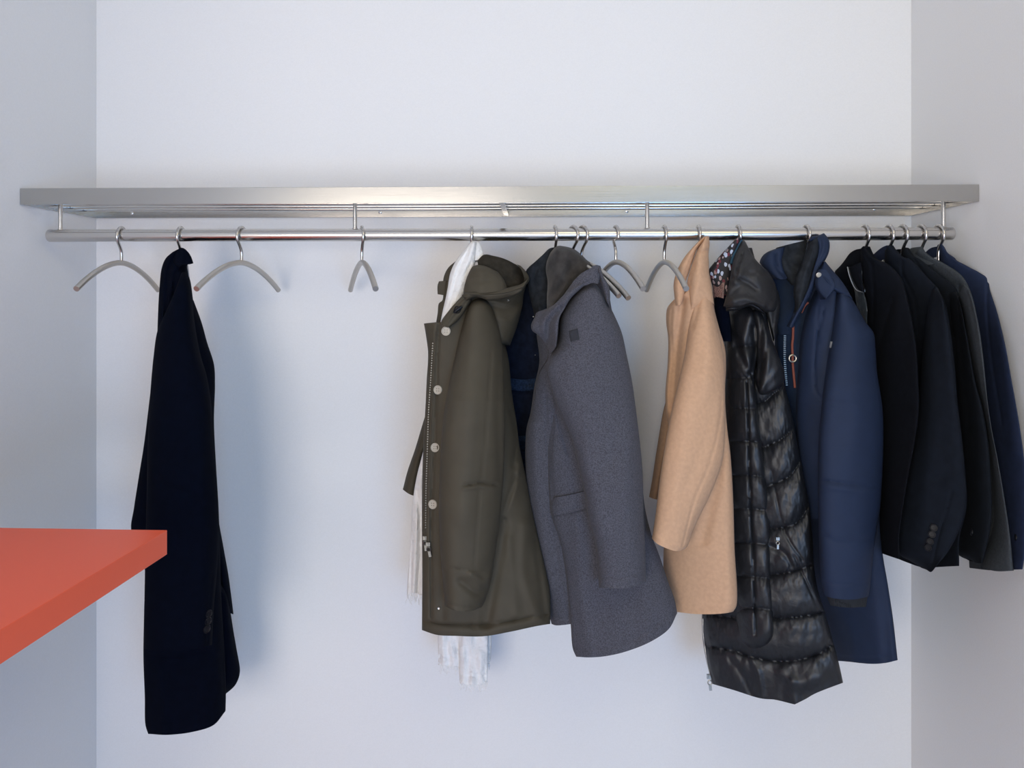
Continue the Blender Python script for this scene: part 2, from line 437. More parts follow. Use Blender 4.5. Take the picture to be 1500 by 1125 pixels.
def zipper_on(p, parent, pts, wpx, pitch, mat, name='zipper', lift=0.0012, tapemat=None):
    c = catmull(pts, 200); Ls = np.concatenate([[0], np.cumsum(np.hypot(*(c[1:] - c[:-1]).T))])
    m = MB(); s = 0; k = 0
    while s < Ls[-1]:
        x, y = np.interp(s, Ls, c[:, 0]), np.interp(s, Ls, c[:, 1])
        o = point_on(p, x, y, lift); w = wpx * pxm(o[1])
        m.box(o, (w, 0.0018, pitch * pxm(o[1]) * 0.55)); s += pitch; k += 1
    return m.build(name, mat, parent, smooth=False)

def zip_pull(p, parent, x, y, s, mat, name='zip_pull', ang=0.25):
    """slider body with a ring and a tapered tab hanging below it; s = height in photo px"""
    o = point_on(p, x, y, 0.003); k = s * pxm(o[1]); m = MB()
    m.box(o, (k * .32, 0.005, k * .3)); m.box(o + np.array([0, -0.003, 0.0]), (k * .12, 0.004, k * .22))
    R = Matrix.Rotation(ang, 3, 'Y'); dn = np.array(R @ Vector((0, 0, -1))); 
    ring = [o + dn * k * .38 + np.array(R @ Vector((math.cos(t) * k * .15, 0, math.sin(t) * k * .17))) + np.array([0, -0.004, 0]) for t in np.linspace(0, 2 * math.pi, 17)]
    m.tube(ring, k * .045, 6, False)
    c = o + dn * k * .74 + np.array([0, -0.0045, 0]); m.box(c, (k * .2, 0.0025, k * .42), R)
    m.box(c + np.array([0, -0.0012, 0]), (k * .1, 0.002, k * .24), R)
    return m.build(name, mat, parent, smooth=False)

def snap(p, parent, x, y, rpx, mat, name='snap_button'):
    o = point_on(p, x, y); n = normal_on(p, x, y); r = rpx * pxm(o[1])
    m = MB(); m.add(*lathe_arrays([(r, -0.001), (r, 0.0012), (r * .8, 0.0022), (r * .5, 0.0018), (0.00003, 0.002)], o, n, 20))
    return m.build(name, mat, parent)

# ================================================================ SETTING
XL, XR, YW, YF = -1.2099, 1.00757, 2.1333, 1.81
def struct(name, c, s, mat):
    m = MB(); m.box(c, s); o = m.build(name, mat, None, smooth=False); o['kind'] = 'structure'; return o
YN = -0.2; TOP = 2.8
struct('wall_back', ((XL + XR) / 2, YW + 0.06, TOP / 2), (XR - XL + 0.24, 0.12, TOP), M['wall'])
struct('wall_left', (XL - 0.06, (YN + YW) / 2, TOP / 2), (0.12, YW - YN, TOP), M['wall'])
struct('wall_right', (XR + 0.06, (YN + YW) / 2, TOP / 2), (0.12, YW - YN, TOP), M['wall'])
struct('floor', (0, -0.6, -0.05), (7.0, 5.6, 0.1), M['floor'])
struct('ceiling', (0, -0.6, TOP + 0.05), (7.0, 5.6, 0.1), M['wall'])

# ================================================================ COAT RACK
ZB, ZT = H + 0.21497, H + 0.25325
rack = thing('coat_rack', 'brushed steel hat shelf with a long hanging rail spanning the white niche', 'coat rack', ((XL + XR) / 2, (YF + YW) / 2, ZB))
TH = 0.0022; e = 0.0008
hz = ZT - ZB; zc = (ZT + ZB) / 2; wx = XR - XL - 2 * e
m = MB(); m.box(((XL + XR) / 2, YF + TH / 2, zc), (wx, TH, hz)); m.build('front_panel', M['brushed'], rack, smooth=False, bevel=0.0008)
m = MB(); m.box(((XL + XR) / 2, YW - e - TH / 2, zc), (wx, TH, hz)); bp_ = m.build('back_panel', M['brushed'], rack, smooth=False, bevel=0.0006)
for x in (XL + e + TH / 2, XR - e - TH / 2):
    m = MB(); m.box((x, (YF + YW) / 2, zc), (TH, YW - YF - 2 * TH - 2 * e, hz)); m.build('side_panel', M['brushed'], rack, smooth=False, bevel=0.0006)
RODZ = ZB + 0.016; RODR = 0.0048
for y in (1.88, 1.945, 2.01, 2.07):
    m = MB(); m.tube([(x, y, RODZ) for x in np.linspace(XL + 0.004, XR - 0.004, 12)], RODR, 12); m.build('hat_rod', M['tube'], rack)
RZ = Z_at(343.6, RAIL_Y); RR = 0.0152
RX0, RX1 = X_at(71.5, RAIL_Y), X_at(1395.5, RAIL_Y)
m = MB(); xs = np.linspace(RX0 + 0.004, RX1 - 0.004, 30)
m.tube([(x, RAIL_Y, RZ) for x in xs], RR, 40); rail = m.build('hanging_rail', M['tube'], rack)
for x0, s in ((RX0, -1), (RX1, 1)):
    c = (x0 - s * 0.004, RAIL_Y, RZ)
    m = MB(); m.add(*lathe_arrays([(RR - .0001, -0.004), (RR, 0), (RR * 1.0, 0.0022), (RR * .93, 0.0038), (0.00005, 0.004)], c, (s, 0, 0), 40)); m.build('end_cap', M['tube'], rack)
for px in (88.5, 520, 948, 1382):
    x = X_at(px, RAIL_Y)
    m = MB(); m.tube([(x, RAIL_Y, z) for z in np.linspace(RZ + RR - 0.001, RODZ - RODR + 0.001, 8)], 0.0050, 16)
    po = m.build('post', M['tube'], rack)
    m = MB(); m.add(*lathe_arrays([(0.0072, 0), (0.0072, 0.0016), (0.0055, 0.0024)], (x, RAIL_Y, RZ + RR - 0.0012), (0, 0, 1), 20)); c_ = m.build('post_collar', M['tube'], rack); sub(c_, po)
# middle cross brace under the shelf, corner tabs, and screws in the back panel
xb = X_at(738, 2.0)
m = MB(); m.box((xb, (YF + YW) / 2, RODZ - 0.006), (0.013, YW - YF - 2 * TH - 2 * e, 0.003)); m.box((xb, YW - 0.012, ZB + 0.012), (0.016, 0.018, 0.022)); m.build('cross_brace', M['brushed'], rack, smooth=False)
for px, yy in ((557, 311), (918, 309.5), (1281, 306.5), (193, 312.5)):
    x = X_at(px, YW - e - TH); z = Z_at(yy, YW - e - TH, px)
    m = MB(); m.add(*lathe_arrays([(0.0048, 0), (0.0048, 0.0006), (0.0036, 0.0016), (0.0012, 0.0018), (0.0010, 0.0008), (0.00003, 0.0008)], (x, YW - e - TH, z), (0, -1, 0), 18))
    s_ = m.build('screw', M['screw'], rack); sub(s_, bp_)

# ================================================================ HANGERS
def hanger_meshes():
    # local frame: y- points to the arm nearer the room, z = 0 is the rail axis; hook lies in the y-z plane
    hk = []
    R = 0.0222; zc_ = -0.0029
    for t in np.linspace(math.radians(195), math.radians(-38), 30):
        hk.append((0, -R * math.cos(t), zc_ + R * math.sin(t)))       # t=0 is the room side (-y)
    p = catmull([hk[-1], (0, -0.0085, -0.0268), (0, -0.0018, -0.0375), (0, 0, -0.047), (0, 0, -0.0665)], 22)
    hk += [tuple(q) for q in p[1:]]
    h = MB(); h.tube(hk, 0.0037, 12)
    arm = []
    for y in np.linspace(-0.2, 0.2, 49):
        q = abs(y) / 0.2
        arm.append((0, y, -0.0665 - 0.0655 * ((q * q + 0.004) ** 0.88 - 0.004 ** 0.88)))
    a = MB(); a.tube(arm, 0.0065, 16)
    return h, a
HN = []
def hanger(px, turn=0.0, label='', flip=False, tilt=0.0, worn=False, seen=False, group='steel arc coat hangers on the rail'):
    x = X_at(px, RAIL_Y)
    t = thing('coat_hanger', label, 'coat hanger', (x, RAIL_Y, RZ), group)
    if not HN:
        h, a = hanger_meshes()
        ho = h.build('hook', M['hook']); ao = a.build('arm', M['satin'])
        for o in (ho, ao): o.parent = t
        HN.extend([ho, ao])
    else:
        for o in HN:
            c = o.copy(); COL.objects.link(c); c.parent = t
            if worn and o is HN[1]: c.scale = (1, 0.1, 1); c.location = (0, 0.022, 0)      # a narrow hanger, hidden inside its garment
            if seen and o is HN[1]: c.scale = (1, 0.32, 1); c.location = (0, 0.075, -0.004)
    t.rotation_euler = (math.radians(tilt), 0, math.radians(turn + (180 if flip else 0)))
    return t
hanger(178, 2, 'empty steel arc hanger nearest the left end of the rail')
hanger(265, 2, 'steel hanger holding the long black coat at left, only its hook showing', worn=True)
hanger(354, -7, 'empty steel arc hanger just right of the long black coat')
hanger(530, 21, 'empty steel arc hanger turned edge-on in the gap left of the olive parka')
hanger(691, 4, 'steel hanger carrying the white scarf and olive parka', worn=True)
hanger(813, 8, 'steel hanger holding the midnight navy jacket between parka and grey coat', worn=True)
hanger(839.5, 29, 'steel hanger of the charcoal coat, with the shorter of two arm tips poking out right', tilt=4.5)
hanger(853.5, 29, 'steel hanger behind the charcoal coat, with the longer arm tip poking out right', tilt=6.0)
hanger(902, 191, 'empty steel arc hanger hooked from behind, right of the charcoal coat')
hanger(973, 4, 'empty steel arc hanger just left of the camel coat')
hanger(1023, 0, 'steel hanger holding the camel coat', worn=True)
hanger(1081, 2, 'steel hanger holding the black puffer coat', worn=True)
hanger(1181, 4, 'steel hanger holding the navy hooded parka', worn=True)
hanger(1267, 3, 'steel hanger of the black suit jacket with the grey satin lining', worn=True, seen=True)
hanger(1302, 4, 'steel hanger of the anthracite jacket with four cuff buttons', worn=True)
hanger(1322, 5, 'third from last steel hanger on the right, in a black wool jacket', worn=True)
hanger(1349, 5, 'second from last steel hanger on the right, in the mid grey jacket', worn=True)
hanger(1375, 4, 'last steel hanger at the right rail end, in the navy blazer', worn=True)

# ================================================================ ORANGE COUNTER
tz = Z_at(776.3, 1.45, 245)
tk = 36.3 * pxm(1.45)
c1 = P(245, 776.3, 1.45); c0 = np.array([XL + 0.001, 1.45 - (c1[0] - XL) * -0.013, 0])
ang = math.atan2(0.030, 1.0)
table = thing('counter', 'glossy orange-red counter top jutting from the left wall in front of the black coat', 'counter', (XL + 0.28, 1.0, 0))
def tab(u, w): # u along the back edge from the right corner toward the wall, w toward the room
    return (c1[0] - u - w * math.sin(ang) * 1.0, c1[1] - w + u * 0.016, 0)
m = MB(); u1 = c1[0] - XL - 0.002
q = [tab(0, 0), tab(u1, 0), tab(u1 - 0.9 * math.sin(ang), 0.9), tab(0, 0.9)]
vv = [(x, y, tz) for x, y, _ in q] + [(x, y, tz - tk) for x, y, _ in q]
m.add(vv, [(0, 1, 2, 3), (7, 6, 5, 4), (0, 4, 5, 1), (1, 5, 6, 2), (2, 6, 7, 3), (3, 7, 4, 0)])
m.build('counter_top', M['orange'], table, smooth=False, bevel=0.0012)
m = MB(); m.box((XL + 0.021, 1.02, (tz - tk) / 2), (0.036, 0.74, tz - tk)); m.build('support_panel', M['orange'], table, smooth=False, bevel=0.001)

# ================================================================ GARMENTS
def garment(name, label, cat, px, py, Y=RAIL_Y, group=None):
    return thing(name, label, cat, tuple(P(px, py, Y)), group)

# ---------------------------------------------------------------- long black coat at the left
g = garment('overcoat', 'long black wool overcoat hanging alone at left behind the orange counter', 'coat', 265, 1075)
W = M['blackwool']
body = panel('body', W, g,
    [(244, 435), (236, 470), (228, 510), (219, 585), (211, 650), (203, 700), (196, 745), (192, 775), (201, 800), (211.5, 830), (211, 895), (210, 960), (212, 1020), (213, 1062), (217, 1075)],
    [(283, 440), (295, 473), (303, 502), (313, 534), (314.5, 563), (313, 617), (317, 700), (321, 775), (324, 880), (329, 964), (330.5, 1017), (330, 1042)],
    T=[(244, 435), (265, 425), (283, 440)], B=[(217, 1075), (245, 1076.5), (283, 1072), (313, 1062), (330, 1042)],
    dep=((1.83, 1.87), (1.79, 1.86)), fb=0.055, back=(-0.056, 0.13, 0), tv=0.05, seed=3, wobble=0.004, wscale=0.22,
    folds=[([(214, 960), (255, 962), (318, 950)], 2, -0.002), ([(324, 960), (327, 990), (329, 1020)], 3, -0.003), ([(232, 980), (238, 1030), (240, 1075)], 9, 0.004), ([(290, 960), (300, 1020), (303, 1065)], 10, 0.005)])
panel('back_vent', W, g, [(318, 860), (322, 930), (327, 990), (328, 1017)], [(338, 904), (343, 935), (347, 957), (351, 985), (345, 1003), (329, 1018)],
    T=[(318, 860), (330, 875), (338, 904)], B=[(328, 1017), (329, 1018)], dep=((1.88, 1.93), (1.88, 1.92)), fb=0.02, back=(-.025, 0.06, 0), seed=5)
panel('sleeve', W, g, [(268, 470), (282, 560), (297, 680), (314, 780), (322, 850), (330, 895)], [(291, 478), (303, 560), (309, 650), (316, 740), (328, 810), (334, 843), (338, 872), (341.5, 900)],
    B=[(330, 895), (341.5, 900)], dep=((1.92, 1.93), (1.95, 1.97), (1.95, 1.97)), fb=0.03, back=(-.02, 0.05, 0), tv=.08, seed=6)
sl = panel('sleeve', W, g,
    [(257, 442), (247, 457), (236, 472), (230, 487), (225, 521), (219.5, 585), (216.5, 650), (215, 720), (213, 800), (211.5, 880), (210.5, 950)],
    [(283, 444), (283.5, 462), (293, 518), (303, 553), (310, 598), (313, 650), (317, 700), (320.5, 775), (318, 830), (313, 889), (310, 945)],
    T=[(257, 442), (261, 415), (268, 398), (276, 405), (283, 444)], B=[(210.5, 950), (235, 953), (270, 953), (310, 945)],
    dep=((1.82, 1.82), (1.74, 1.76), (1.70, 1.74), (1.70, 1.73)), fb=0.06, back=(-.02, 0.05, 0), tv=0.06, seed=7, wobble=0.004, wscale=0.2,
    folds=[([(300, 560), (298, 700), (305, 850)], 9, 0.005), ([(232, 700), (250, 715), (275, 722)], 8, -0.003), ([(311, 840), (306, 900), (304, 944)], 1.6, -0.0025)])
for x, y in ((305, 899), (304, 909.8), (302.3, 921)):
    button(sl, g, x, y, 6.2, M['blackbutton'], M['blackbutton'])
panel('collar', W, g, [(253, 369), (243, 378), (237, 392), (233.5, 422), (231.5, 457), (230.5, 487)],
    [(281, 386), (274, 388), (275.5, 402), (279, 425), (283, 446)], T=[(253, 369), (260, 365.5), (267, 363), (274, 371), (281, 386)],
    B=[(230.5, 487), (243, 465), (258, 440), (270, 425), (283, 446)],
    dep=((1.865, 1.88), (1.80, 1.84)), fb=0.035, back=(-.016, 0.04, 0), tv=0.03, seed=8, wobble=0.002,
    folds=[([(262, 368), (249, 390), (245, 420), (243, 470)], 3, -0.010), ([(272, 388), (258, 402), (255, 425), (246, 462)], 4, -0.012), ([(262, 392), (252, 420), (248, 455)], 4, 0.005)])
panel('collar_tip', W, g, [(256, 371), (254, 380), (257, 388), (262, 391)], [(276, 370), (279.5, 376), (282.8, 385.5)], T=[(256, 371), (260, 366.5), (266, 362.8), (270, 364), (276, 370)], B=[(262, 391), (269, 386.5), (276, 387), (282.8, 385.5)],
    dep=((1.845, 1.845), (1.815, 1.835)), fb=0.010, back=(-.005, 0.012, 0), seed=9, wobble=0.001, a=4, folds=[([(272, 368), (266, 376), (264, 388)], 3, .003)])

# ---------------------------------------------------------------- white scarf on the parka's hanger
g = garment('scarf', 'white crinkled linen scarf with frayed ends draped over the olive parka hanger', 'scarf', 691, 1005)
W = M['white']
def vfold(x0, y0, x1, y1, n, w, amp, seed, bend=6):
    r = np.random.RandomState(seed); out = []
    for i in range(n):
        f_ = (i + 0.5) / n + r.uniform(-.06, .06)
        out.append(([(x0 + (x1[0] - x0) * 0 + f_ * (x1[1] - x0) * 0 + f_ * (x0 * 0), y0)] if False else
                    [(x0[0] + f_ * (x0[1] - x0[0]), y0), ((x0[0] + f_ * (x0[1] - x0[0]) + x1[0] + f_ * (x1[1] - x1[0])) / 2 + r.uniform(-bend, bend), (y0 + y1) / 2), (x1[0] + f_ * (x1[1] - x1[0]), y1)], w * r.uniform(.7, 1.4), amp * r.choice([-1, 1]) * r.uniform(.6, 1.2)))
    return out
panel('drape', W, g, [(688.5, 355), (682, 364), (670, 379), (663, 391), (659, 402), (656, 420), (653, 436), (649, 453), (645, 473)],
    [(698, 356), (697, 372), (696, 386), (692, 398), (688, 411), (682, 428), (674, 444), (662, 458), (649, 474)], T=[(688.5, 355), (693, 352.5), (698, 356)], B=[(645, 473), (648, 472)],
    dep=((1.865, 1.86), (1.80, 1.79)), fb=0.022, back=(0, 0.03, 0), tv=0.03, seed=12, wobble=0.002, wscale=.05,
    folds=[([(690, 356), (672, 395), (660, 440), (648, 470)], 2.5, -0.004), ([(694, 358), (682, 395), (668, 430), (650, 468)], 3, 0.004), ([(684, 366), (668, 392), (660, 420)], 2, 0.003), ([(690, 385), (676, 410), (664, 440)], 2, -0.004)])
panel('loop', W, g, [(693, 357), (692, 370), (691, 384)], [(703.5, 356), (707.5, 367), (708, 376), (704, 381)], T=[(693, 357), (699, 353.5), (703.5, 356)], B=[(691, 384), (699, 383.5), (704, 381)],
    dep=((1.875, 1.87), (1.85, 1.855)), fb=0.018, back=(0, 0.03, 0), tv=0.1, bv=0.1, seed=13, wobble=0.001,
    folds=[([(699, 357), (702, 367), (698, 381)], 1.3, -0.006), ([(702, 357), (705.5, 368), (702, 380)], 1.2, -0.005)])
FR = random.Random(8)
def fringe(name, x0, x1, y, D, ln, n, slope=0.0):
    m = MB()
    for i in range(n):
        f_ = (i + FR.uniform(-.3, .3)) / (n - 1); x = x0 + f_ * (x1 - x0); yy = y + slope * f_ + FR.uniform(-2, 1)
        pts = []; dx = FR.uniform(-2.5, 2.5); l_ = ln * FR.uniform(.5, 1.15); ph = FR.uniform(0, 6)
        for k in range(7):
            s = k / 6; pts.append(P(x + dx * s + 1.2 * math.sin(ph + s * 5), yy - 3 + (l_ + 3) * s, D + FR.uniform(-.0015, .0015)))
        m.tube(catmull(pts, 10), 0.0011 * FR.uniform(.7, 1.2), 5)
    return m.build(name, W, g)
t1 = panel('tail', W, g, [(655, 480), (640, 560), (620, 660), (610, 700), (604, 740), (601, 800), (597, 850), (596, 872)], [(672, 480), (665, 600), (655, 700), (648, 800), (642, 872)],
    B=[(596, 872), (605, 868), (618, 872), (642, 872)],
    dep=((1.95, 1.96), (1.955, 1.965)), fb=0.018, back=(0, 0.015, 0), seed=14, wobble=0.003, wscale=.06, a=4,
    folds=[([(618, 690), (611, 760), (606, 868)], 3.5, 0.008), ([(612, 720), (616, 800), (612, 868)], 2.5, -0.009), ([(628, 690), (622, 800), (619, 868)], 4, 0.007), ([(604, 790), (601, 868)], 2, -0.006), ([(596, 858), (620, 861), (640, 859)], 1.5, -0.004)])
f1 = fringe('fringe', 597, 641, 872, 1.945, 13, 34); sub(f1, t1.o)
for (xl, xr, yb, D, sd, nf) in ((641, 690, 974, 1.972, 15, 30), (672, 714, 1001, 1.955, 16, 30), (700, 719, 968, 1.985, 17, 12)):
    t_ = panel('tail', W, g, [(xl + 2, 600), (xl, 800), (xl + .5, 930), (xl + 1, yb)], [(xr - 6, 600), (xr - 1, 800), (xr + 1, 930), (xr, yb)],
        B=[(xl + 1, yb), ((xl + xr) / 2, yb + 3), (xr, yb)], dep=((D + .01, D + .01), (D, D)), fb=0.012, back=(0, 0.006, 0), seed=sd, wobble=0.006, wscale=.035, a=5,
        folds=[([(xl + (xr - xl) * q, 850), (xl + (xr - xl) * q + 5 * math.sin(q * 20), 940), (xl + (xr - xl) * (q + .04), yb)], 3.2, (-1) ** i * .0045) for i, q in enumerate((.15, .3, .45, .6, .75, .9))]
              + [([(xl, yb - 12), (xr, yb - 11)], 1.4, -0.003), ([(xl, yb - 20), (xr, yb - 22)], 1.2, 0.002)])
    f_ = fringe('fringe', xl + 2, xr - 1, yb, D - 0.006, 13, nf); sub(f_, t_.o)

# ---------------------------------------------------------------- olive parka
g = garment('parka', 'olive green hooded parka with pale horn buttons, third garment group from the left', 'parka', 691, 930)
g['label'] = 'olive green hooded parka with pale horn buttons, worn over the white scarf hanger'
W = M['olive']
panel('sleeve', W, g, [(674, 470), (657, 520), (641, 565), (624, 606), (608, 658), (597, 690), (590, 717)], [(722, 475), (706, 530), (682, 578), (645, 625), (620.5, 663), (613, 695), (607.5, 727)],
    B=[(590, 717), (598, 723), (607.5, 727)], dep=((1.95, 1.95), (2.03, 2.02), (2.04, 2.03)), fb=0.03, back=(0, 0.04, 0), tv=.1, seed=21, wobble=.002)
body = panel('body', W, g,
    [(621, 474), (624, 492), (627, 517), (625, 557), (623, 599), (620.5, 640), (618.5, 700), (618, 750), (618.5, 845), (618, 923)],
    [(722, 452), (733, 485), (744, 522), (750, 578), (757, 621), (761, 653), (771, 703), (779, 745), (789, 789), (800, 837), (806, 870), (806, 914)],
    T=[(621, 474), (647, 472), (647, 472), (665, 455), (688, 434), (708, 430), (722, 452)],
    B=[(618, 923), (640, 930), (667, 931.5), (709, 932), (747, 925.5), (787, 917), (806, 914)],
    dep=((1.80, 1.88), (1.77, 1.83), (1.76, 1.80)), fb=0.065, back=(0.0, 0.07, 0), seed=22, wobble=0.004, wscale=0.16, edge=0.004,
    folds=[([(618, 909), (650, 914), (705, 915), (745, 910), (806, 899)], 2.0, -0.006), ([(618, 920), (700, 925), (806, 907)], 5, 0.004),
           ([(643, 474), (640, 540), (637, 640), (632, 760), (631, 905)], 2, -0.005), ([(636, 480), (633, 560), (628, 660), (625, 800)], 3, 0.003), ([(632, 500), (629, 600), (624, 760)], 1.5, -0.003),
           ([(757, 700), (745, 735), (738, 760)], 5, -0.010), ([(762, 680), (753, 720), (740, 755)], 4, 0.008),
           ([(748, 600), (757, 640), (752, 680)], 4, -0.006), ([(738, 770), (726, 840), (712, 915)], 8, -0.010), ([(770, 770), (766, 840), (785, 900)], 9, 0.008), ([(785, 790), (792, 850), (799, 905)], 5, -0.005),
           ([(745, 790), (752, 850), (757, 900)], 7, 0.004), ([(706, 889), (707, 930)], 1.5, -0.003), ([(752, 910), (756, 905)], 2.5, -0.004), ([(690, 914), (694, 922)], 2.5, -0.004), ([(657, 660), (650, 820), (648, 905)], 6, -0.005)])
zipper_on(body, g, [(634, 503), (631, 557), (628, 600), (626, 660), (624, 720), (623.5, 775)], 1.7, 3.6, M['zipblack'])
cord_on(body, g, [(638, 485), (636, 540), (633, 600), (630, 680), (629, 780), (630, 905)], 0.0011, W, 'placket_piping', 0.0006)
sl = panel('sleeve', W, g,
    [(689, 443), (682, 460), (675, 485), (665, 530), (655, 578), (648.5, 621), (645.5, 663), (643.5, 717), (643, 757), (646, 823), (649, 858), (652, 888)],
    [(716, 441), (723, 455), (731, 480), (736, 510), (738.5, 560), (740, 620), (738, 690), (736, 722), (731, 770), (724, 820), (720, 847), (711, 878), (706, 889)],
    T=[(689, 443), (695, 438), (703, 436), (710, 437.5), (716, 441)], B=[(652, 888), (667, 894.5), (690, 895), (706, 889)],
    dep=((1.80, 1.82), (1.71, 1.74), (1.69, 1.72), (1.69, 1.72)), fb=0.062, back=(0, 0.05, 0), tv=0.03, seed=23, wobble=0.004, wscale=0.18, skew=0.25,
    folds=[([(720, 517), (716, 580), (712, 637), (705, 703), (697, 800), (694, 832)], 1.5, -0.0022), ([(680, 711), (702, 708), (727, 710)], 2.2, -0.006), ([(680, 716), (702, 713), (725, 715)], 3, 0.004),
           ([(646, 831), (680, 834), (722, 833)], 1.6, -0.003), ([(675, 852), (700, 868), (712, 862)], 6, -0.008), ([(690, 842), (708, 852), (716, 846)], 5, 0.007), ([(652, 884), (680, 890), (707, 885)], 1.5, -0.002),
           ([(695, 470), (690, 600), (680, 760)], 16, 0.006), ([(733, 500), (730, 600), (733, 700)], 5, -0.004), ([(725, 835), (716, 860), (722, 880)], 5, 0.004)])
for x, y in ((653.5, 485), (642, 571), (638, 655.5), (634.5, 738.5)):
    button(body, g, x, y, 7.0, M['horn'], M['horndark'], t=0.004)
zip_pull(body, g, 622.5, 788, 19, M['zipdark'], ang=-0.12); zip_pull(body, g, 627, 797, 19, M['zipdark'], ang=-0.2)
snap(body, g, 643, 890.5, 2.2, M['snap'])
cl = panel('collar', W, g, [(667, 383), (659, 389.5), (654, 396), (649.5, 408), (648, 440), (643, 444), (641, 459), (638.5, 474)], [(676, 386), (664, 405), (658, 430), (652, 455), (648, 474)],
    dep=((1.90, 1.89), (1.86, 1.85)), fb=0.012, back=(0, 0.03, 0), seed=24, wobble=.001)
tb = panel('strap', W, g, [(643, 412), (641, 418), (641, 431)], [(655, 411), (654, 422), (654, 433)], dep=((1.87, 1.87), (1.87, 1.87)), fb=0.004, back=(0, 0.006, 0), a=6, seed=25, wobble=0); sub(tb.o, cl.o)
# hood: hanging back, lining, front lobe and rim band
hd = panel('hood', W, g, [(700, 380), (700, 410), (703, 440), (714, 450), (722, 475), (732, 505)], [(768, 398), (771, 415), (767, 432), (765.5, 446), (762, 462), (755, 485), (747, 506)],
    T=[(700, 380), (712, 374), (735, 380), (757, 388), (768, 398)], B=[(732, 505), (747, 506)],
    dep=((1.91, 1.92), (1.82, 1.87), (1.82, 1.87)), fb=0.045, back=(0, 0.04, 0), tv=0.06, bv=0.1, seed=26, wobble=0.003, wscale=.1,
    folds=[([(722, 447), (745, 452), (765, 440)], 5, -0.006), ([(728, 466), (748, 470), (762, 452)], 5, 0.005)])
ln = panel('hood_lining', M['olivedark'], g, [(699, 382), (704, 400), (712, 415), (722, 424)], [(773, 402), (773, 412), (767, 418)],
    T=[(699, 382), (709, 373), (724, 375), (740, 379.5), (757, 388.5), (767, 397), (773, 402)], B=[(722, 424), (745, 421), (767, 418)],
    dep=((1.83, 1.87), (1.80, 1.83)), fb=0.012, back=(0, 0.03, 0), tv=0.08, seed=27, wobble=0.004, wscale=.04,
    folds=[([(712, 388), (728, 392), (736, 404)], 4, 0.003), ([(744, 392), (744, 405), (752, 416)], 4, -0.004)])
hr = []
lb = panel('hood_front', W, g, [(692, 390), (687, 399), (682, 412), (679, 429), (680, 434)], [(729, 398), (737, 408), (741.5, 418), (742, 424)],
    T=[(692, 390), (700, 388), (712, 390), (729, 398)], B=[(680, 434), (700, 430), (720, 428), (742, 424)],
    dep=((1.80, 1.81), (1.77, 1.78)), fb=0.032, back=(0, 0.05, 0), tv=0.25, seed=28, wobble=0.002, wscale=.06,
    folds=[([(688, 406), (700, 412), (716, 410)], 3, -0.003), ([(700, 395), (706, 410), (704, 426)], 8, 0.003)])
def rim(top, bot, D, fb, sd):
    return panel('hood_rim', W, g, [top[0], bot[0]], [top[-1], bot[-1]], T=top, B=bot, dep=D, fb=fb, back=(0, 0.03, 0), tv=0.5, bv=0.5, a=8, seed=sd, wobble=.001, step=1.2,
        folds=[([(690, 433), (716, 436), (743, 432.5), (766, 422)], 1.0, -.003), ([(694, 429), (716, 430), (743, 426), (766, 417)], 1.0, -.002)])
rm = rim([(676, 432), (690, 427), (712, 425.5), (743, 421.5), (764, 415.5), (774, 407)], [(683, 441), (697, 435), (716, 440), (743, 436), (760, 430.5), (770, 419)], ((1.752, 1.785), (1.752, 1.785)), 0.022, 29)
panel('hood_edge', W, g, [(757, 387), (763, 394), (766, 400)], [(763, 389.5), (771, 398.5), (775.5, 409), (771, 417), (765, 421)] , T=[(757, 387), (763, 389.5)], B=[(766, 400), (768, 410), (765, 421)],
    dep=((1.83, 1.83), (1.79, 1.80)), fb=0.012, back=(0, 0.02, 0), seed=31, wobble=.001, step=1.4)
cord_on(rm, g, [(688, 431.5), (712, 432), (743, 428.5), (765, 421)], 0.0007, M['olivedark'], 'stitch_line', 0.0004)
snap(hd, g, 744, 441, 2.0, M['snap'])
# collar flap below the scarf with its cord lock
nk = panel('collar_flap', W, g, [(680, 430), (666, 445), (655, 458), (646, 472), (648, 478)], [(690, 440), (683, 452), (672, 468), (658, 480)],
    dep=((1.765, 1.77), (1.735, 1.74)), fb=0.016, back=(0, 0.04, 0), seed=32, wobble=.002, wscale=.04,
    folds=[([(683, 434), (666, 450), (652, 474)], 2, -0.004), ([(686, 438), (672, 456), (655, 477)], 2, -0.003)])
m = MB(); o_ = point_on(nk, 671, 453, 0.002); m.tube([o_ + np.array([-.009, 0, -.007]), o_ + np.array([0, -.002, 0]), o_ + np.array([.009, 0, .006])], [.003, .0042, .003], 10)
cl2 = m.build('cord_lock', M['shinyblack'], g)
cord_on(nk, g, [(664, 458), (668, 449), (675, 452), (672, 458), (664, 458)], 0.0011, M['shinyblack'], 'drawcord', 0.003)

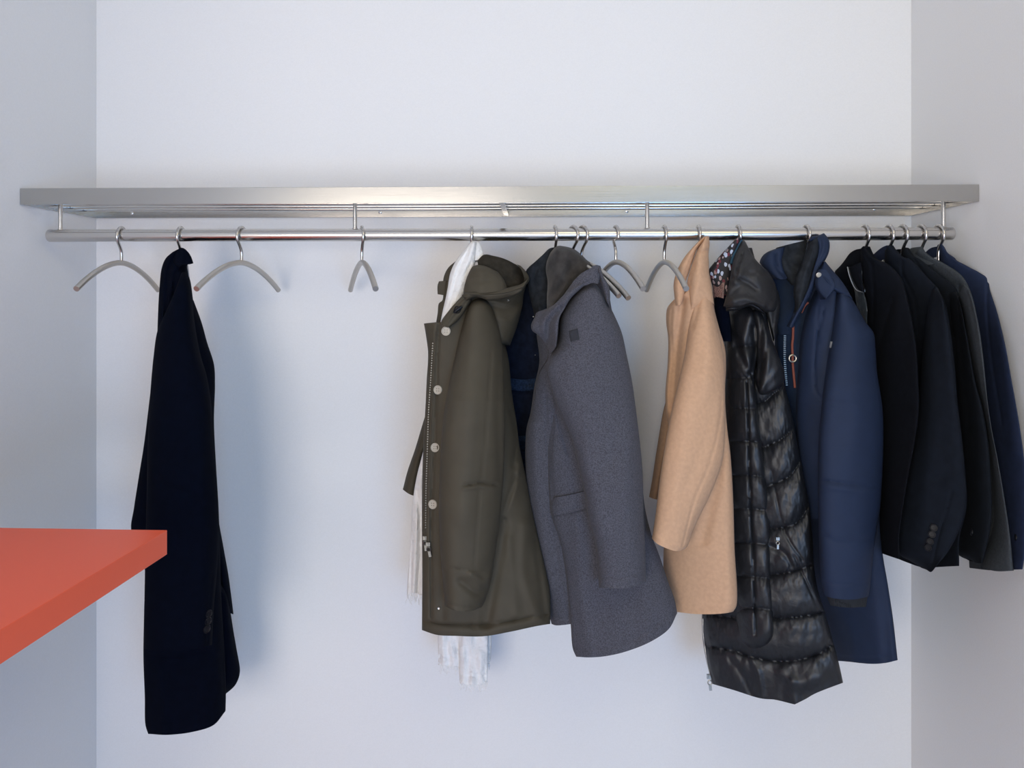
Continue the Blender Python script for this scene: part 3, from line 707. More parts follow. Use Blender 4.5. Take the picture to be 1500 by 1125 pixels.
# ---------------------------------------------------------------- midnight navy jacket between parka and grey coat
g = garment('jacket', 'midnight navy jacket squeezed between the olive parka and the charcoal coat', 'jacket', 800, 770)
W = M['navyblack']
jb = panel('body', W, g, [(772, 394), (764, 410), (752, 450), (740, 500), (735, 560), (738, 650), (750, 760)], [(800, 380), (806, 420), (808, 500), (812, 600), (815, 700), (812, 770)],
    T=[(772, 394), (784, 384), (800, 380)], B=[(750, 760), (785, 768), (812, 770)], dep=((1.96, 1.93), (1.96, 1.94)), fb=0.035, back=(0.02, 0.09, 0), tv=0.04, seed=41, wobble=.005, wscale=.1,
    folds=[([(745, 562), (768, 565), (790, 562)], 1.8, -0.004), ([(745, 572), (768, 575), (790, 572)], 1.8, -0.004), ([(745, 640), (770, 645), (800, 640)], 5, 0.006)])
panel('waistband', M['denim'], g, [(742, 553), (742, 570)], [(793, 552), (794, 569)], T=[(742, 553), (768, 556), (793, 552)], B=[(742, 570), (768, 573), (794, 569)], dep=on(jb, 0.004), fb=0.003, back=(0, .003, 0), a=8, seed=42, wobble=0)
panel('hip_panel', M['denim'], g, [(752, 640), (756, 700), (762, 760)], [(800, 636), (804, 700), (800, 762)], dep=on(jb, 0.004), fb=0.003, back=(0, .003, 0), a=8, seed=42, wobble=0)
button(jb, g, 777, 566, 3.2, M['blackbutton'], M['blackbutton'], t=.006)
panel('collar', M['collarlining'], g, [(783, 384), (774, 392), (771, 398), (774, 425), (780, 450), (784, 470)], [(812, 362), (803, 385), (805, 420), (803, 450), (796, 470)],
    T=[(783, 384), (796, 372), (804, 364), (812, 361.5)], dep=((1.90, 1.885), (1.87, 1.86)), fb=0.022, back=(0, 0.04, 0), tv=.03, seed=43, wobble=.003, wscale=.05,
    folds=[([(797, 376), (784, 400), (786, 440)], 4, -0.008), ([(790, 396), (784, 425), (792, 460)], 3, 0.006)])

# ---------------------------------------------------------------- charcoal melange coat
g = garment('coat', 'charcoal blue-grey melange wool coat with brown-grey fleece collar lining', 'coat', 880, 960)
W = M['greywool']
lp = panel('front_panel', W, g, [(786, 490), (790, 530), (783, 565), (777, 605), (771, 630), (770, 690), (776, 760), (790, 840), (804, 900), (808, 914)],
    [(812, 500), (815, 560), (822, 640), (832, 740), (842, 830), (846, 913)], B=[(808, 914), (814, 916), (846, 913)],
    dep=((1.84, 1.81), (1.84, 1.81), (1.85, 1.82)), fb=0.03, back=(0.0, 0.04, 0), seed=51, wobble=.004, wscale=.15,
    folds=[([(799, 579), (802, 657), (807, 753), (822, 850), (832, 905)], 2, -0.004), ([(783, 620), (786, 720), (806, 860)], 8, 0.006), ([(806, 905), (846, 903)], 1.8, -.002)])
bd = panel('body', W, g,
    [(826, 432), (815, 470), (808, 540), (806, 590), (803, 640), (803, 690), (808, 753), (822, 800), (829, 840), (833, 880), (836, 915), (839, 950), (844, 962)],
    [(891, 424), (899, 470), (915, 560), (935, 650), (945, 745), (956, 788), (967, 817), (979, 853), (988, 878), (992, 898)],
    T=[(826, 432), (846, 412), (874, 402), (891, 424)],
    B=[(844, 962), (862, 963), (885, 961.5), (915, 955), (953, 940), (980, 921), (992, 898)],
    dep=((1.82, 1.84), (1.80, 1.80), (1.79, 1.78)), fb=0.05, back=(0.01, 0.07, 0), seed=52, wobble=.004, wscale=.16, edge=.004,
    folds=[([(836, 948), (880, 950), (930, 936), (985, 900)], 1.8, -.0025), ([(813, 601), (822, 632), (832, 666)], 1.8, -0.005), ([(808, 756), (830, 750), (862, 743)], 2, -0.004), ([(845, 760), (850, 850), (865, 955)], 10, .006), ([(940, 850), (948, 900), (950, 940)], 12, .006),
           ([(811, 600), (806, 680), (812, 740)], 3, -.003)])
fl = panel('pocket_flap', W, g, [(811, 729), (807, 742), (807.5, 756)], [(868, 716), (868, 728), (868, 742)], T=[(811, 729), (840, 724), (868, 716)], B=[(807.5, 756), (835, 751), (868, 742)], dep=on(bd, 0.004), fb=0.005, back=(0, .004, 0), a=8, seed=53, wobble=.001,
    folds=[([(810, 752), (868, 738)], 1.2, -.0012)])
sl = panel('sleeve', W, g,
    [(846, 428), (833, 442), (822, 464), (818.5, 500), (804, 528), (801.5, 545), (810, 577), (821, 606), (837, 643), (847, 681), (857, 727), (860.5, 753), (871, 793), (876, 828), (877, 861)],
    [(884, 430), (893, 448), (901, 464), (911, 488), (918, 520), (926, 560), (934, 620), (941, 686), (942.5, 742), (945, 800), (947, 851)],
    T=[(846, 428), (858, 418), (871, 415), (884, 430)], B=[(877, 861), (908, 862), (930, 859), (947, 851)],
    dep=((1.79, 1.775), (1.74, 1.745), (1.71, 1.72), (1.70, 1.71)), fb=0.055, back=(0.01, 0.06, 0), tv=.03, seed=54, wobble=.004, wscale=.17, edge=.003,
    folds=[([(876, 845), (908, 846), (947, 837)], 1.6, -.0025), ([(878, 858), (910, 858), (946, 848)], 1.4, -.0015), ([(830, 560), (850, 640), (880, 780)], 12, .006), ([(820, 540), (840, 590), (852, 650)], 8, -.004), ([(922, 600), (920, 700), (925, 800)], 14, .004), ([(905, 660), (880, 690), (858, 700)], 8, -.003)])
panel('badge', M['badge'], g, [(833.5, 485), (836, 500.5)], [(846, 481.5), (848.5, 497)], dep=on(sl, 0.0015), fb=0.001, back=(0, .001, 0), a=10, seed=1, wobble=0, step=1.5)
fz = panel('collar_lining', M['fleece'], g, [(801, 382), (799.5, 395), (802, 412), (801, 436), (801, 452)], [(868, 386), (860, 396), (846, 408), (832, 424), (815, 446)],
    T=[(801, 382), (808, 368), (817, 360.5), (825, 361), (840, 365), (851, 373), (861, 383), (868, 387)], B=[(801, 452), (815, 446)],
    dep=((1.86, 1.85), (1.80, 1.79)), fb=0.045, back=(0, 0.02, 0), tv=.12, seed=55, wobble=.005, wscale=.06,
    folds=[([(812, 372), (806, 400), (806, 440)], 5, -.008), ([(850, 382), (830, 400), (812, 436)], 5, -.006), ([(858, 392), (838, 410), (818, 438)], 4, .006), ([(828, 372), (822, 400), (815, 420)], 8, .006)])
cr = panel('collar', W, g, [(801, 452), (793, 455), (786, 458), (783, 465), (778, 476), (779.5, 484), (787, 490), (797, 500), (803, 512), (805, 519)],
    [(879.5, 389.5), (881, 397), (879, 408), (876, 416), (871, 413), (859, 416.5), (846, 427), (836, 437), (827, 452), (820, 465), (817, 490), (815, 506)],
    T=[(801, 452), (809, 448), (819, 440), (832, 424), (843, 409), (853, 399.5), (867, 391.5), (873, 388), (879.5, 389.5)], B=[(805, 519), (811, 513), (815, 506)],
    dep=((1.775, 1.725), (1.75, 1.71)), fb=0.018, back=(0, 0.03, 0), seed=56, wobble=.003, wscale=.06, a=3,
    folds=[([(792, 460), (789, 475), (795, 492), (806, 510)], 1.6, -.002), ([(822, 452), (806, 470), (803, 500)], 5, -.012), ([(870, 400), (845, 418), (826, 445)], 5, .003), ([(812, 452), (798, 468), (796, 486)], 5, .005)])
panel('collar_back', W, g, [(876, 394), (880, 410), (884, 425), (888, 440)], [(880, 393), (884, 405), (889, 413), (893, 424), (893.5, 450)], B=[(888, 440), (893.5, 450)], dep=((1.72, 1.72), (1.735, 1.735)), fb=.012, back=(0, .012, 0), seed=57, wobble=.001)
cord_on(lp, g, [(803, 514), (802, 526), (792, 542), (785, 566), (784, 585)], .0006, M['zipblack'], 'zipper_edge', .001)
snap(cr, g, 781.5, 464, 1.0, M['snap'])
snap(lp, g, 784, 520, 0.8, M['zipdark'])

# ---------------------------------------------------------------- camel coat
g = garment('coat', 'camel beige wool coat hanging beside the black puffer', 'coat', 1030, 899)
W = M['camel']
panel('sleeve', M['camelshade'], g, [(1004, 470), (992, 525), (982, 570), (974, 593), (962, 660), (956, 700), (951, 728)], [(1024, 475), (1012, 545), (999, 600), (985, 640), (974, 675), (967, 710), (963, 732)], B=[(951, 728), (957, 730.5), (963, 732)],
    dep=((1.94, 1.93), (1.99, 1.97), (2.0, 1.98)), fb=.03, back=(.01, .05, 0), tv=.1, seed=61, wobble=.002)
bd = panel('body', W, g,
    [(990, 447), (984, 448.5), (979, 451), (977, 460), (977, 475), (979.5, 495), (979, 530), (975.5, 575), (976, 600), (981, 640), (976, 720), (973, 800), (972, 840), (972, 893)],
    [(1040, 420), (1047, 455), (1054, 482), (1062, 510), (1063.5, 540), (1062, 577), (1065, 625), (1070, 665), (1074, 730), (1076, 800), (1079, 887), (1074, 896)],
    T=[(990, 447), (1003, 430), (1020, 415), (1040, 420)], B=[(972, 893), (992, 896.5), (1020, 899.5), (1047, 899.5), (1065, 898), (1074, 896)],
    dep=((1.87, 1.83), (1.88, 1.81), (1.88, 1.80)), fb=.045, back=(.0, .05, 0), seed=62, wobble=.003, wscale=.2, edge=.004, a=2.6,
    folds=[([(984, 453), (983, 480), (985, 520), (981, 575), (985, 620)], 2.0, -.003), ([(1000, 440), (995, 480), (990, 530), (986, 600)], 6, -.016), ([(1062, 620), (1050, 700), (1030, 790)], 9, -.008), ([(1066, 680), (1067, 800), (1068, 890)], 8, .004)])
sl = panel('sleeve', W, g,
    [(1013, 432), (1010, 460), (1007, 490), (1004, 515), (994, 561), (983, 607), (974, 655), (967, 700), (961, 750), (957.5, 775), (955, 789)],
    [(1038, 415), (1044, 440), (1049, 470), (1056, 500), (1061, 530), (1062, 570), (1062, 620), (1060, 665), (1054, 690), (1046, 712), (1036, 734), (1022, 762), (1014, 780), (1009, 796), (1004, 804)],
    T=[(1013, 432), (1025, 415), (1038, 415)], B=[(955, 789), (962, 796), (980, 804.5), (993, 807.5), (1004, 804)],
    dep=((1.845, 1.84), (1.775, 1.78), (1.74, 1.75), (1.73, 1.74)), fb=.045, back=(.02, .04, 0), tv=.14, seed=63, wobble=.003, wscale=.16, edge=.004,
    folds=[([(1058, 580), (1053, 628), (1037, 687), (1018, 732), (1006, 775), (1000, 800)], 1.8, -.003), ([(1024, 425), (1022, 450), (1014, 480)], 4, -.005), ([(1034, 440), (1040, 500), (1035, 560)], 12, .005), ([(1005, 600), (998, 680), (985, 760)], 14, .004), ([(1045, 580), (1030, 650), (1000, 720)], 10, -.003),
           ([(957, 782), (975, 797), (1004, 800)], 2, .0015)])
cl = panel('lapel', W, g, [(1028, 350), (1015, 363), (1005, 374), (996, 388), (990, 402), (987, 417), (988, 432), (990, 448)], [(1037, 350), (1022, 364), (1015, 382), (1009, 400), (1005, 412), (1003, 430), (998, 446)],
    T=[(1028, 350), (1033, 346.5), (1037, 350)], B=[(990, 448), (998, 446)], dep=((1.845, 1.845), (1.82, 1.81)), fb=.016, back=(0, .015, 0), seed=64, wobble=.002, wscale=.06,
    folds=[([(1024, 357), (1006, 384), (994, 415), (993, 445)], 6, .004), ([(1031, 352), (1012, 378), (1001, 410)], 1.3, -.0015)])
panel('collar', W, g, [(1032, 351), (1023, 364), (1016, 382), (1010, 400), (1007, 412), (1010, 435), (1012, 455)], [(1038.5, 346), (1039.5, 358), (1038, 372), (1038.5, 385), (1039, 400), (1043, 420), (1046, 445)],
    T=[(1032, 351), (1035, 345.5), (1038.5, 346)], B=[(1012, 455), (1030, 448), (1046, 445)], dep=((1.835, 1.84), (1.815, 1.82), (1.80, 1.81)), fb=.030, back=(0, .02, 0), seed=65, wobble=.002, wscale=.06, bv=.45,
    folds=[([(1020, 368), (1030, 369), (1038, 366)], 2.5, -.006), ([(1030, 356), (1033, 362), (1038, 362)], 4, .005), ([(1017, 388), (1012, 402), (1009, 420)], 3, -.008), ([(1025, 380), (1024, 410), (1015, 440)], 5, .004)])

# ---------------------------------------------------------------- black puffer
g = garment('puffer_coat', 'long shiny black quilted puffer coat with a flower-print lining at the neck', 'puffer coat', 1130, 1030)
W = M['puffer']
B1 = [[(1025, 945), (1050, 949), (1075, 953), (1100, 962), (1149, 969), (1194, 960), (1224, 942)], [(1128, 906), (1162, 904), (1190, 900), (1212, 893)], [(1126, 843), (1162, 837), (1192, 826)],
      [(1122, 775), (1150, 772), (1165, 767), (1188, 738)], [(1116, 716), (1140, 706), (1157, 697), (1177, 668)], [(1108, 657), (1124, 653), (1143, 644), (1169, 620)], [(1106, 590), (1120, 588), (1133, 577), (1153, 562)], [(1090, 530), (1110, 535), (1138, 508)], [(1026, 898), (1052, 902), (1078, 905)]]
bd = panel('body', W, g,
    [(1068, 445), (1058, 520), (1048, 620), (1040, 720), (1033, 820), (1029, 900), (1029, 919), (1030, 939), (1035, 969), (1040, 990), (1044, 1002)],
    [(1122, 455), (1128, 485), (1136, 515), (1146, 553), (1157, 593), (1167, 644), (1176, 692), (1186, 745), (1191, 800), (1193, 835), (1199, 867), (1209, 899), (1219, 934), (1229, 972), (1235, 1000)],
    B=[(1044, 1002), (1075, 1011), (1114, 1023), (1135, 1025), (1164, 1032), (1164, 1032), (1180, 1024), (1194, 1016), (1235, 1000)],
    dep=((1.95, 1.87), (1.95, 1.81), (1.93, 1.79)), fb=.05, back=(.0, .05, 0), seed=71, wobble=.003, wscale=.1, edge=.004, step=1.9,
    puff=dict(seams=B1, half=26, amp=.018, wr=.0017, wr2=.0012),
    folds=[([(1100, 962), (1112, 990), (1116, 1020)], 4, .005), ([(1145, 985), (1170, 1000), (1200, 990)], 10, .006), ([(1130, 690), (1150, 780), (1175, 820)], 2, -.003), ([(1164, 815), (1180, 850), (1198, 890)], 2, -.003), ([(1130, 800), (1150, 812), (1160, 830)], 4, -.006), ([(1110, 470), (1104, 520), (1112, 560)], 5, -.01), ([(1165, 1031), (1160, 1000)], 8, .006), ([(1060, 955), (1085, 985), (1100, 1015)], 5, -.004)])
SS = [[(1056, y), (1095, y - 3), (1135, y + 1)] for y in (510, 556, 601, 649, 699, 748, 798, 847, 893)]
sl = panel('sleeve', W, g,
    [(1068, 452), (1064, 500), (1062, 556), (1062, 620), (1063, 699), (1065, 770), (1068, 840), (1072, 880), (1075, 905), (1077, 930), (1087, 952)],
    [(1112, 456), (1116, 480), (1112, 515), (1106, 545), (1108, 585), (1111, 620), (1117, 660), (1122, 700), (1127, 740), (1129, 767), (1129, 842), (1132, 880), (1133, 932)],
    T=[(1068, 452), (1090, 445), (1112, 456)], B=[(1087, 952), (1107, 955), (1124, 946), (1133, 932)],
    dep=((1.90, 1.86), (1.895, 1.83), (1.895, 1.83), (1.88, 1.81)), fb=.042, back=(.01, .05, 0), seed=72, wobble=.002, wscale=.1, tv=.04, bv=.04, step=1.7,
    puff=dict(seams=SS, half=20, amp=.012, wr=.0016, wr2=.0010),
    folds=[([(1094, 560), (1096, 620), (1098, 700), (1101, 767), (1103, 805), (1107, 930)], 1.6, -.007), ([(1068, 470), (1085, 520), (1098, 545)], 5, -.007), ([(1100, 460), (1090, 500), (1096, 540)], 7, .008), ([(1104, 480), (1106, 515), (1100, 548)], 3, -.006)])
# glossy upper sleeve folds
panel('shoulder_fold', W, g, [(1100, 456), (1107, 480), (1110, 520), (1107, 560)], [(1113, 454), (1121, 470), (1130, 495), (1138, 515), (1149, 558), (1125, 578)], T=[(1100, 456), (1107, 452), (1113, 454)], B=[(1107, 560), (1114, 578), (1125, 578)],
    dep=((1.845, 1.845), (1.815, 1.80), (1.83, 1.80)), fb=.028, back=(.01, .05, 0), seed=73, wobble=.004, wscale=.05, tv=.1, bv=.1,
    folds=[([(1116, 462), (1114, 510), (1112, 560)], 3, -.006), ([(1124, 490), (1124, 530), (1116, 572)], 5, .007), ([(1128, 500), (1116, 535), (1110, 560)], 3, -.005), ([(1140, 540), (1128, 555), (1114, 572)], 3, .004)])
cb = panel('collar', M['puffermatt'], g, [(1086, 351), (1076, 376), (1071, 400), (1066, 425), (1060, 449)], [(1104, 378), (1112, 386), (1125, 398), (1136, 417), (1139, 436), (1135, 455), (1122, 458)],
    T=[(1086, 351), (1090, 352), (1096, 362), (1104, 378)], B=[(1060, 449), (1080, 452), (1100, 446), (1122, 458)],
    dep=((1.85, 1.85), (1.80, 1.83), (1.79, 1.81)), fb=.04, back=(0, .03, 0), tv=.04, bv=.08, seed=74, wobble=.003, wscale=.06,
    folds=[([(1088, 372), (1080, 392), (1079, 402)], 2, -.008), ([(1074, 407), (1090, 412), (1108, 424)], 3, -.007), ([(1098, 400), (1108, 399), (1120, 402)], 3, -.004), ([(1075, 440), (1095, 438), (1118, 450)], 5, .010), ([(1102, 380), (1088, 392), (1076, 412)], 5, .006), ([(1072, 430), (1080, 422), (1088, 415)], 3, -.004), ([(1130, 415), (1130, 435), (1122, 455)], 4, -.004)])
panel('collar_roll', M['puffer'], g, [(1064, 447), (1064, 456)], [(1118, 452), (1123, 462)], T=[(1064, 447), (1080, 447), (1096, 441), (1108, 445), (1118, 452)], B=[(1064, 456), (1080, 455), (1098, 449), (1110, 455), (1123, 462)],
    dep=((1.815, 1.825), (1.815, 1.825)), fb=.03, back=(0, .04, 0), tv=.5, bv=.5, a=6, seed=75, wobble=.002, wscale=.04, step=1.4)
panel('collar_tab', M['puffermatt'], g, [(1094, 363), (1098, 376)], [(1101.5, 363), (1105.5, 378)], dep=((1.865, 1.87), (1.855, 1.86)), fb=.004, back=(0, .01, 0), a=6, seed=76, wobble=0, step=1.5)
panel('side_collar', M['puffermatt'], g, [(1118, 440), (1122, 456), (1128, 478), (1134, 500)], [(1139, 425), (1143, 440), (1141, 465), (1136, 490)], T=[(1118, 440), (1130, 425), (1139, 425)], B=[(1134, 500), (1136, 490)], dep=((1.85, 1.86), (1.85, 1.86)), fb=.02, back=(.0, .015, 0), seed=77, wobble=.003, wscale=.05,
    folds=[([(1133, 430), (1134, 455), (1132, 480)], 1.4, -.003)])
li = panel('lining', M['print'], g, [(1077, 352), (1062, 367), (1046, 385), (1038, 397), (1041, 410), (1044, 420), (1044.5, 450)], [(1087, 351), (1078, 374), (1073, 400), (1068, 425), (1063, 450)],
    T=[(1077, 352), (1082, 348.5), (1087, 351)], B=[(1044.5, 450), (1063, 450)], dep=((1.845, 1.845), (1.87, 1.85)), fb=.014, back=(0, .015, 0), seed=78, wobble=.002, wscale=.05)
panel('lining_lower', M['blackwool'], g, [(1044.5, 437), (1046, 470), (1050, 500)], [(1064, 432), (1070, 470), (1072, 500)], dep=((1.868, 1.845), (1.87, 1.85)), fb=.016, back=(0, .04, 0), seed=79, wobble=.003, wscale=.05)
lb_ = panel('glitter_label', M['sequin'], g, [(1044.5, 414), (1045, 434)], [(1061.5, 413), (1060, 437)], dep=((1.856, 1.838), (1.853, 1.833)), fb=.002, back=(0, .003, 0), a=8, seed=1, wobble=0)
cord_on(li, g, [(1086, 352), (1079, 366), (1073, 378), (1071, 386)], .0034, M['teal'], 'binding', .002)
zip_pull(bd, g, 1139, 789, 15, M['snap'], ang=0.05)
cord_on(bd, g, [(1030, 906), (1030, 925), (1033, 950), (1037, 975), (1041, 992)], .0016, M['zip'], 'hem_zipper', .001)
zip_pull(bd, g, 1038.5, 991, 20, M['snap'], ang=-0.1)

# ---------------------------------------------------------------- navy hooded parka
g = garment('parka', 'navy blue parka with rust drawcord and ribbed cuff, right of the black puffer', 'parka', 1220, 970)
W = M['navy']
bd = panel('body', W, g,
    [(1140, 455), (1137, 500), (1140, 600), (1150, 700), (1170, 800), (1200, 890), (1226, 968)],
    [(1215, 410), (1240, 470), (1265, 560), (1285, 680), (1289, 760), (1293, 811), (1300, 853), (1308, 905), (1315, 967)],
    T=[(1140, 455), (1180, 425), (1215, 410)], B=[(1226, 968), (1245, 969.5), (1262, 971.5), (1280, 972.5), (1298, 971), (1315, 967)],
    dep=((2.0, 1.86), (2.0, 1.82), (1.95, 1.79)), fb=.045, back=(.0, .06, 0), seed=81, wobble=.004, wscale=.2, edge=.004,
    folds=[([(1225, 962), (1270, 965), (1314, 960)], 1.8, -.002), ([(1228, 890), (1246, 930), (1250, 968)], 10, .004), ([(1290, 840), (1296, 900), (1300, 965)], 8, -.005)])
inn = panel('inner_front', M['navyin'], g, [(1143, 440), (1138, 486), (1140, 540), (1150, 620), (1160, 700)], [(1196, 428), (1183, 470), (1177, 530), (1178, 620), (1184, 700)],
    dep=((1.91, 1.87), (1.91, 1.865), (1.92, 1.86)), fb=.012, back=(0, .03, 0), seed=82, wobble=.002, wscale=.08,
    folds=[([(1171, 480), (1170, 530), (1174, 600)], 4, -.004)])
ch = panel('chest_panel', W, g, [(1198, 424), (1183, 462), (1175, 500), (1172, 540), (1168, 600), (1172, 680), (1180, 760)], [(1226, 424), (1224, 470), (1217, 520), (1212, 580), (1212, 680), (1212, 760)],
    T=[(1198, 424), (1210, 414), (1226, 424)], dep=((1.84, 1.80), (1.85, 1.79), (1.86, 1.81)), fb=.016, back=(0, .04, 0), seed=83, wobble=.003, wscale=.14,
    folds=[([(1207, 452), (1196, 500), (1193, 545), (1196, 575), (1206, 585)], 1.8, -.004), ([(1199, 450), (1197, 475), (1199, 500)], 2.5, -.003), ([(1170, 590), (1190, 591), (1212, 590)], 1.4, -.0015)])
sl = panel('sleeve', W, g,
    [(1225, 428), (1222.5, 454), (1219, 490), (1213.5, 532), (1208, 570), (1204.5, 605), (1201, 640), (1199.5, 705), (1201, 785), (1204, 850), (1208, 873)],
    [(1243, 430), (1252, 444), (1260, 458), (1269, 473), (1280, 488), (1282.5, 510), (1285, 545), (1293, 600), (1294, 653), (1292, 707), (1289, 749), (1285, 771), (1280, 805), (1275, 856), (1272.5, 874)],
    T=[(1225, 428), (1232, 423), (1243, 430)], B=[(1208, 873), (1225, 877), (1250, 878), (1272.5, 874)],
    dep=((1.82, 1.82), (1.75, 1.77), (1.73, 1.75), (1.73, 1.75)), fb=.05, back=(.01, .06, 0), tv=.04, seed=84, wobble=.004, wscale=.18, edge=.003,
    folds=[([(1200, 703), (1230, 707), (1291, 714)], 2, -.004), ([(1200, 712), (1230, 716), (1270, 722)], 4, .003), ([(1203, 852), (1240, 856), (1276, 852)], 1.4, -.002), ([(1215, 590), (1240, 592), (1270, 594)], 5, -.0025), ([(1204, 784), (1230, 795), (1276, 790)], 5, -.003), ([(1250, 480), (1255, 560), (1250, 660)], 14, .004)])
cf = panel('cuff', M['rib'], g, [(1210, 868), (1213, 878), (1217, 887)], [(1272, 868), (1270, 880), (1268.5, 889)], B=[(1217, 887), (1240, 890), (1268.5, 889)], T=[(1210, 868), (1272, 868)], dep=((1.735, 1.745), (1.735, 1.745)), fb=.035, back=(.01, .05, 0), seed=85, wobble=0, step=1.2,
    folds=[([(x, 868), (x + .6, 890)], .9, -.0022) for x in np.arange(1214, 1270, 3.0)])
ep = panel('epaulet', W, g, [(1197, 402), (1196, 415), (1198, 424), (1209, 439)], [(1213, 396), (1219, 406), (1224, 420), (1219, 428), (1209, 439)] , T=[(1197, 402), (1205, 394), (1213, 396)], B=[(1209, 439), (1209.5, 439)], dep=((1.80, 1.79), (1.775, 1.765)), fb=.006, back=(0, .03, 0), seed=86, wobble=.001, a=5,
    folds=[([(1209, 402), (1216, 415), (1221, 422)], 1.4, -.002)])
snap(ep, g, 1199.5, 403, 4.0, M['snap'])
panel('shoulder', W, g, [(1206, 384), (1203, 396), (1205, 405)], [(1209, 383), (1218, 394), (1230, 408), (1240, 422), (1249, 438)], T=[(1206, 384), (1209, 383)], B=[(1205, 405), (1222, 425), (1249, 438)], dep=((1.84, 1.84), (1.785, 1.79)), fb=.02, back=(0, .07, 0), seed=87, wobble=.002, wscale=.06, bv=.2)
# collar: left lobe, dark fleece inside, and the folded-over right stand
panel('collar', W, g, [(1115, 386), (1120, 392), (1127, 400), (1136, 407)], [(1150, 362), (1146, 380), (1148, 395), (1154, 408)], T=[(1115, 386), (1127, 370), (1140, 362.5), (1150, 360)], B=[(1136, 407), (1145, 409), (1154, 408)],
    dep=((1.90, 1.89), (1.87, 1.87)), fb=.02, back=(0, .04, 0), seed=88, wobble=.002, wscale=.05, folds=[([(1136, 372), (1138, 390), (1150, 405)], 3, -.008)])
panel('collar_lining', M['collarlining'], g, [(1139, 363), (1138, 385), (1148, 404), (1158, 416)], [(1186, 350), (1184, 370), (1180, 395), (1172, 420)], T=[(1139, 363), (1161, 357), (1179, 352.5), (1186, 350)], B=[(1158, 416), (1172, 420)],
    dep=((1.90, 1.90), (1.89, 1.88)), fb=.02, back=(0, .05, 0), seed=89, wobble=.005, wscale=.05, folds=[([(1150, 365), (1158, 385), (1170, 400)], 5, -.008), ([(1160, 380), (1170, 385), (1180, 380)], 4, .006)])
panel('throat', M['navyin'], g, [(1118, 400), (1128, 410), (1134, 440), (1140, 490)], [(1172, 392), (1172, 420), (1168, 450), (1160, 490)], T=[(1118, 400), (1145, 408), (1172, 392)], dep=((1.92, 1.89), (1.895, 1.885)), fb=.012, back=(0, .04, 0), seed=90, wobble=.003, wscale=.05)
st = panel('collar_stand', M['collarlining'], g, [(1186, 358), (1180, 372), (1174, 389), (1167, 405), (1163.5, 430), (1166, 446), (1163, 462)], [(1206, 346), (1205, 362), (1196, 385), (1190, 405), (1186, 425), (1180, 445), (1173, 460)], T=[(1186, 358), (1197, 347), (1206, 346)], B=[(1163, 462), (1173, 460)],
    dep=((1.84, 1.84), (1.83, 1.83)), fb=.02, back=(0, .02, 0), seed=91, wobble=.003, wscale=.05, folds=[([(1196, 352), (1186, 380), (1176, 410), (1170, 450)], 4, .005), ([(1188, 365), (1177, 395), (1171, 425)], 3, -.004)])
cs = panel('collar_face', W, g, [(1184, 352), (1196, 358), (1197, 372), (1191, 395), (1184, 420), (1172, 446), (1162, 464), (1154, 478)], [(1207, 341.5), (1213, 349), (1215.5, 358), (1213, 373), (1205, 385), (1198, 400), (1191, 425), (1180, 446), (1171, 460), (1162, 480)],
    T=[(1184, 352), (1190, 346), (1198, 345), (1207, 341.5)], B=[(1154, 478), (1162, 480)], dep=((1.84, 1.84), (1.825, 1.825), (1.82, 1.82)), fb=.018, back=(0, .018, 0), seed=92, wobble=.003, wscale=.05, tv=.03,
    folds=[([(1204, 345), (1206, 360), (1198, 382), (1188, 410)], 2, -.004), ([(1200, 352), (1200, 370), (1190, 400)], 3, .004), ([(1210, 352), (1210, 366), (1203, 380)], 2, -.003)])
panel('collar_edge', M['collarlining'], g, [(1212, 356), (1210, 368), (1206, 380)], [(1215.5, 355), (1214, 370), (1208, 383)], dep=((1.85, 1.86), (1.845, 1.85)), fb=.008, back=(0, .03, 0), seed=93, wobble=.002, wscale=.02, step=1.2)
zipper_on(inn, g, [(1150, 486), (1149.5, 510), (1150, 535), (1153, 566)], 3.6, 3.0, M['zipdark'])
co = cord_on(inn, g, [(1162, 478), (1161.5, 495), (1160.5, 505), (1161, 520), (1161.5, 535), (1164.5, 568)], .0028, M['cordorange'], 'drawcord', .002)
cord_on(inn, g, [(1174, 458), (1179, 448), (1184, 443)], .0024, M['cordorange'], 'cord_end', .022)
o_ = point_on(inn, 1161.3, 525, .005); rp = 5.0 * pxm(o_[1])
m = MB(); m.tube([o_ + rp * np.array([math.cos(t), 0, math.sin(t)]) for t in np.linspace(0, 2 * math.pi, 29)], rp * .26, 8, False); eo = m.build('eyelet_ring', M['snap'], g); sub(eo, co)
panel('side_tab', M['piping'], g, [(1218.6, 500.5), (1217.2, 509.5)], [(1220, 500.5), (1218.6, 509.5)], dep=((1.772, 1.772), (1.772, 1.772)), fb=.001, back=(0, .01, 0), a=8, seed=1, wobble=0, step=1)

# ---------------------------------------------------------------- five suit jackets at the right
gp = 'suit jackets at the right end of the rail'
# black jacket with satin lining
g = garment('suit_jacket', 'black suit jacket with grey satin lining at the neck, next to the navy parka', 'suit jacket', 1300, 835, group=gp)
W = M['suitblack']
panel('back_collar', W, g, [(1224, 396), (1218, 415), (1232, 440), (1255, 470)], [(1262, 364), (1262, 380), (1264, 400), (1268, 420)], T=[(1224, 396), (1231, 389), (1238, 380), (1245, 370.5), (1253, 365.5), (1262, 363.5)], B=[(1255, 470), (1262, 445), (1268, 420)],
    dep=((2.0, 1.90), (2.0, 1.91)), fb=.014, back=(.03, .02, 0), seed=101, wobble=.002, wscale=.06)
nk = panel('lining', M['satinlining'], g, [(1242, 392), (1246, 409), (1252, 425), (1254, 440), (1262, 480)], [(1262, 385), (1265, 425), (1270, 445), (1270, 480)], dep=((1.92, 1.885), (1.90, 1.87)), fb=.006, back=(.01, .02, 0), seed=102, wobble=.003, wscale=.04)
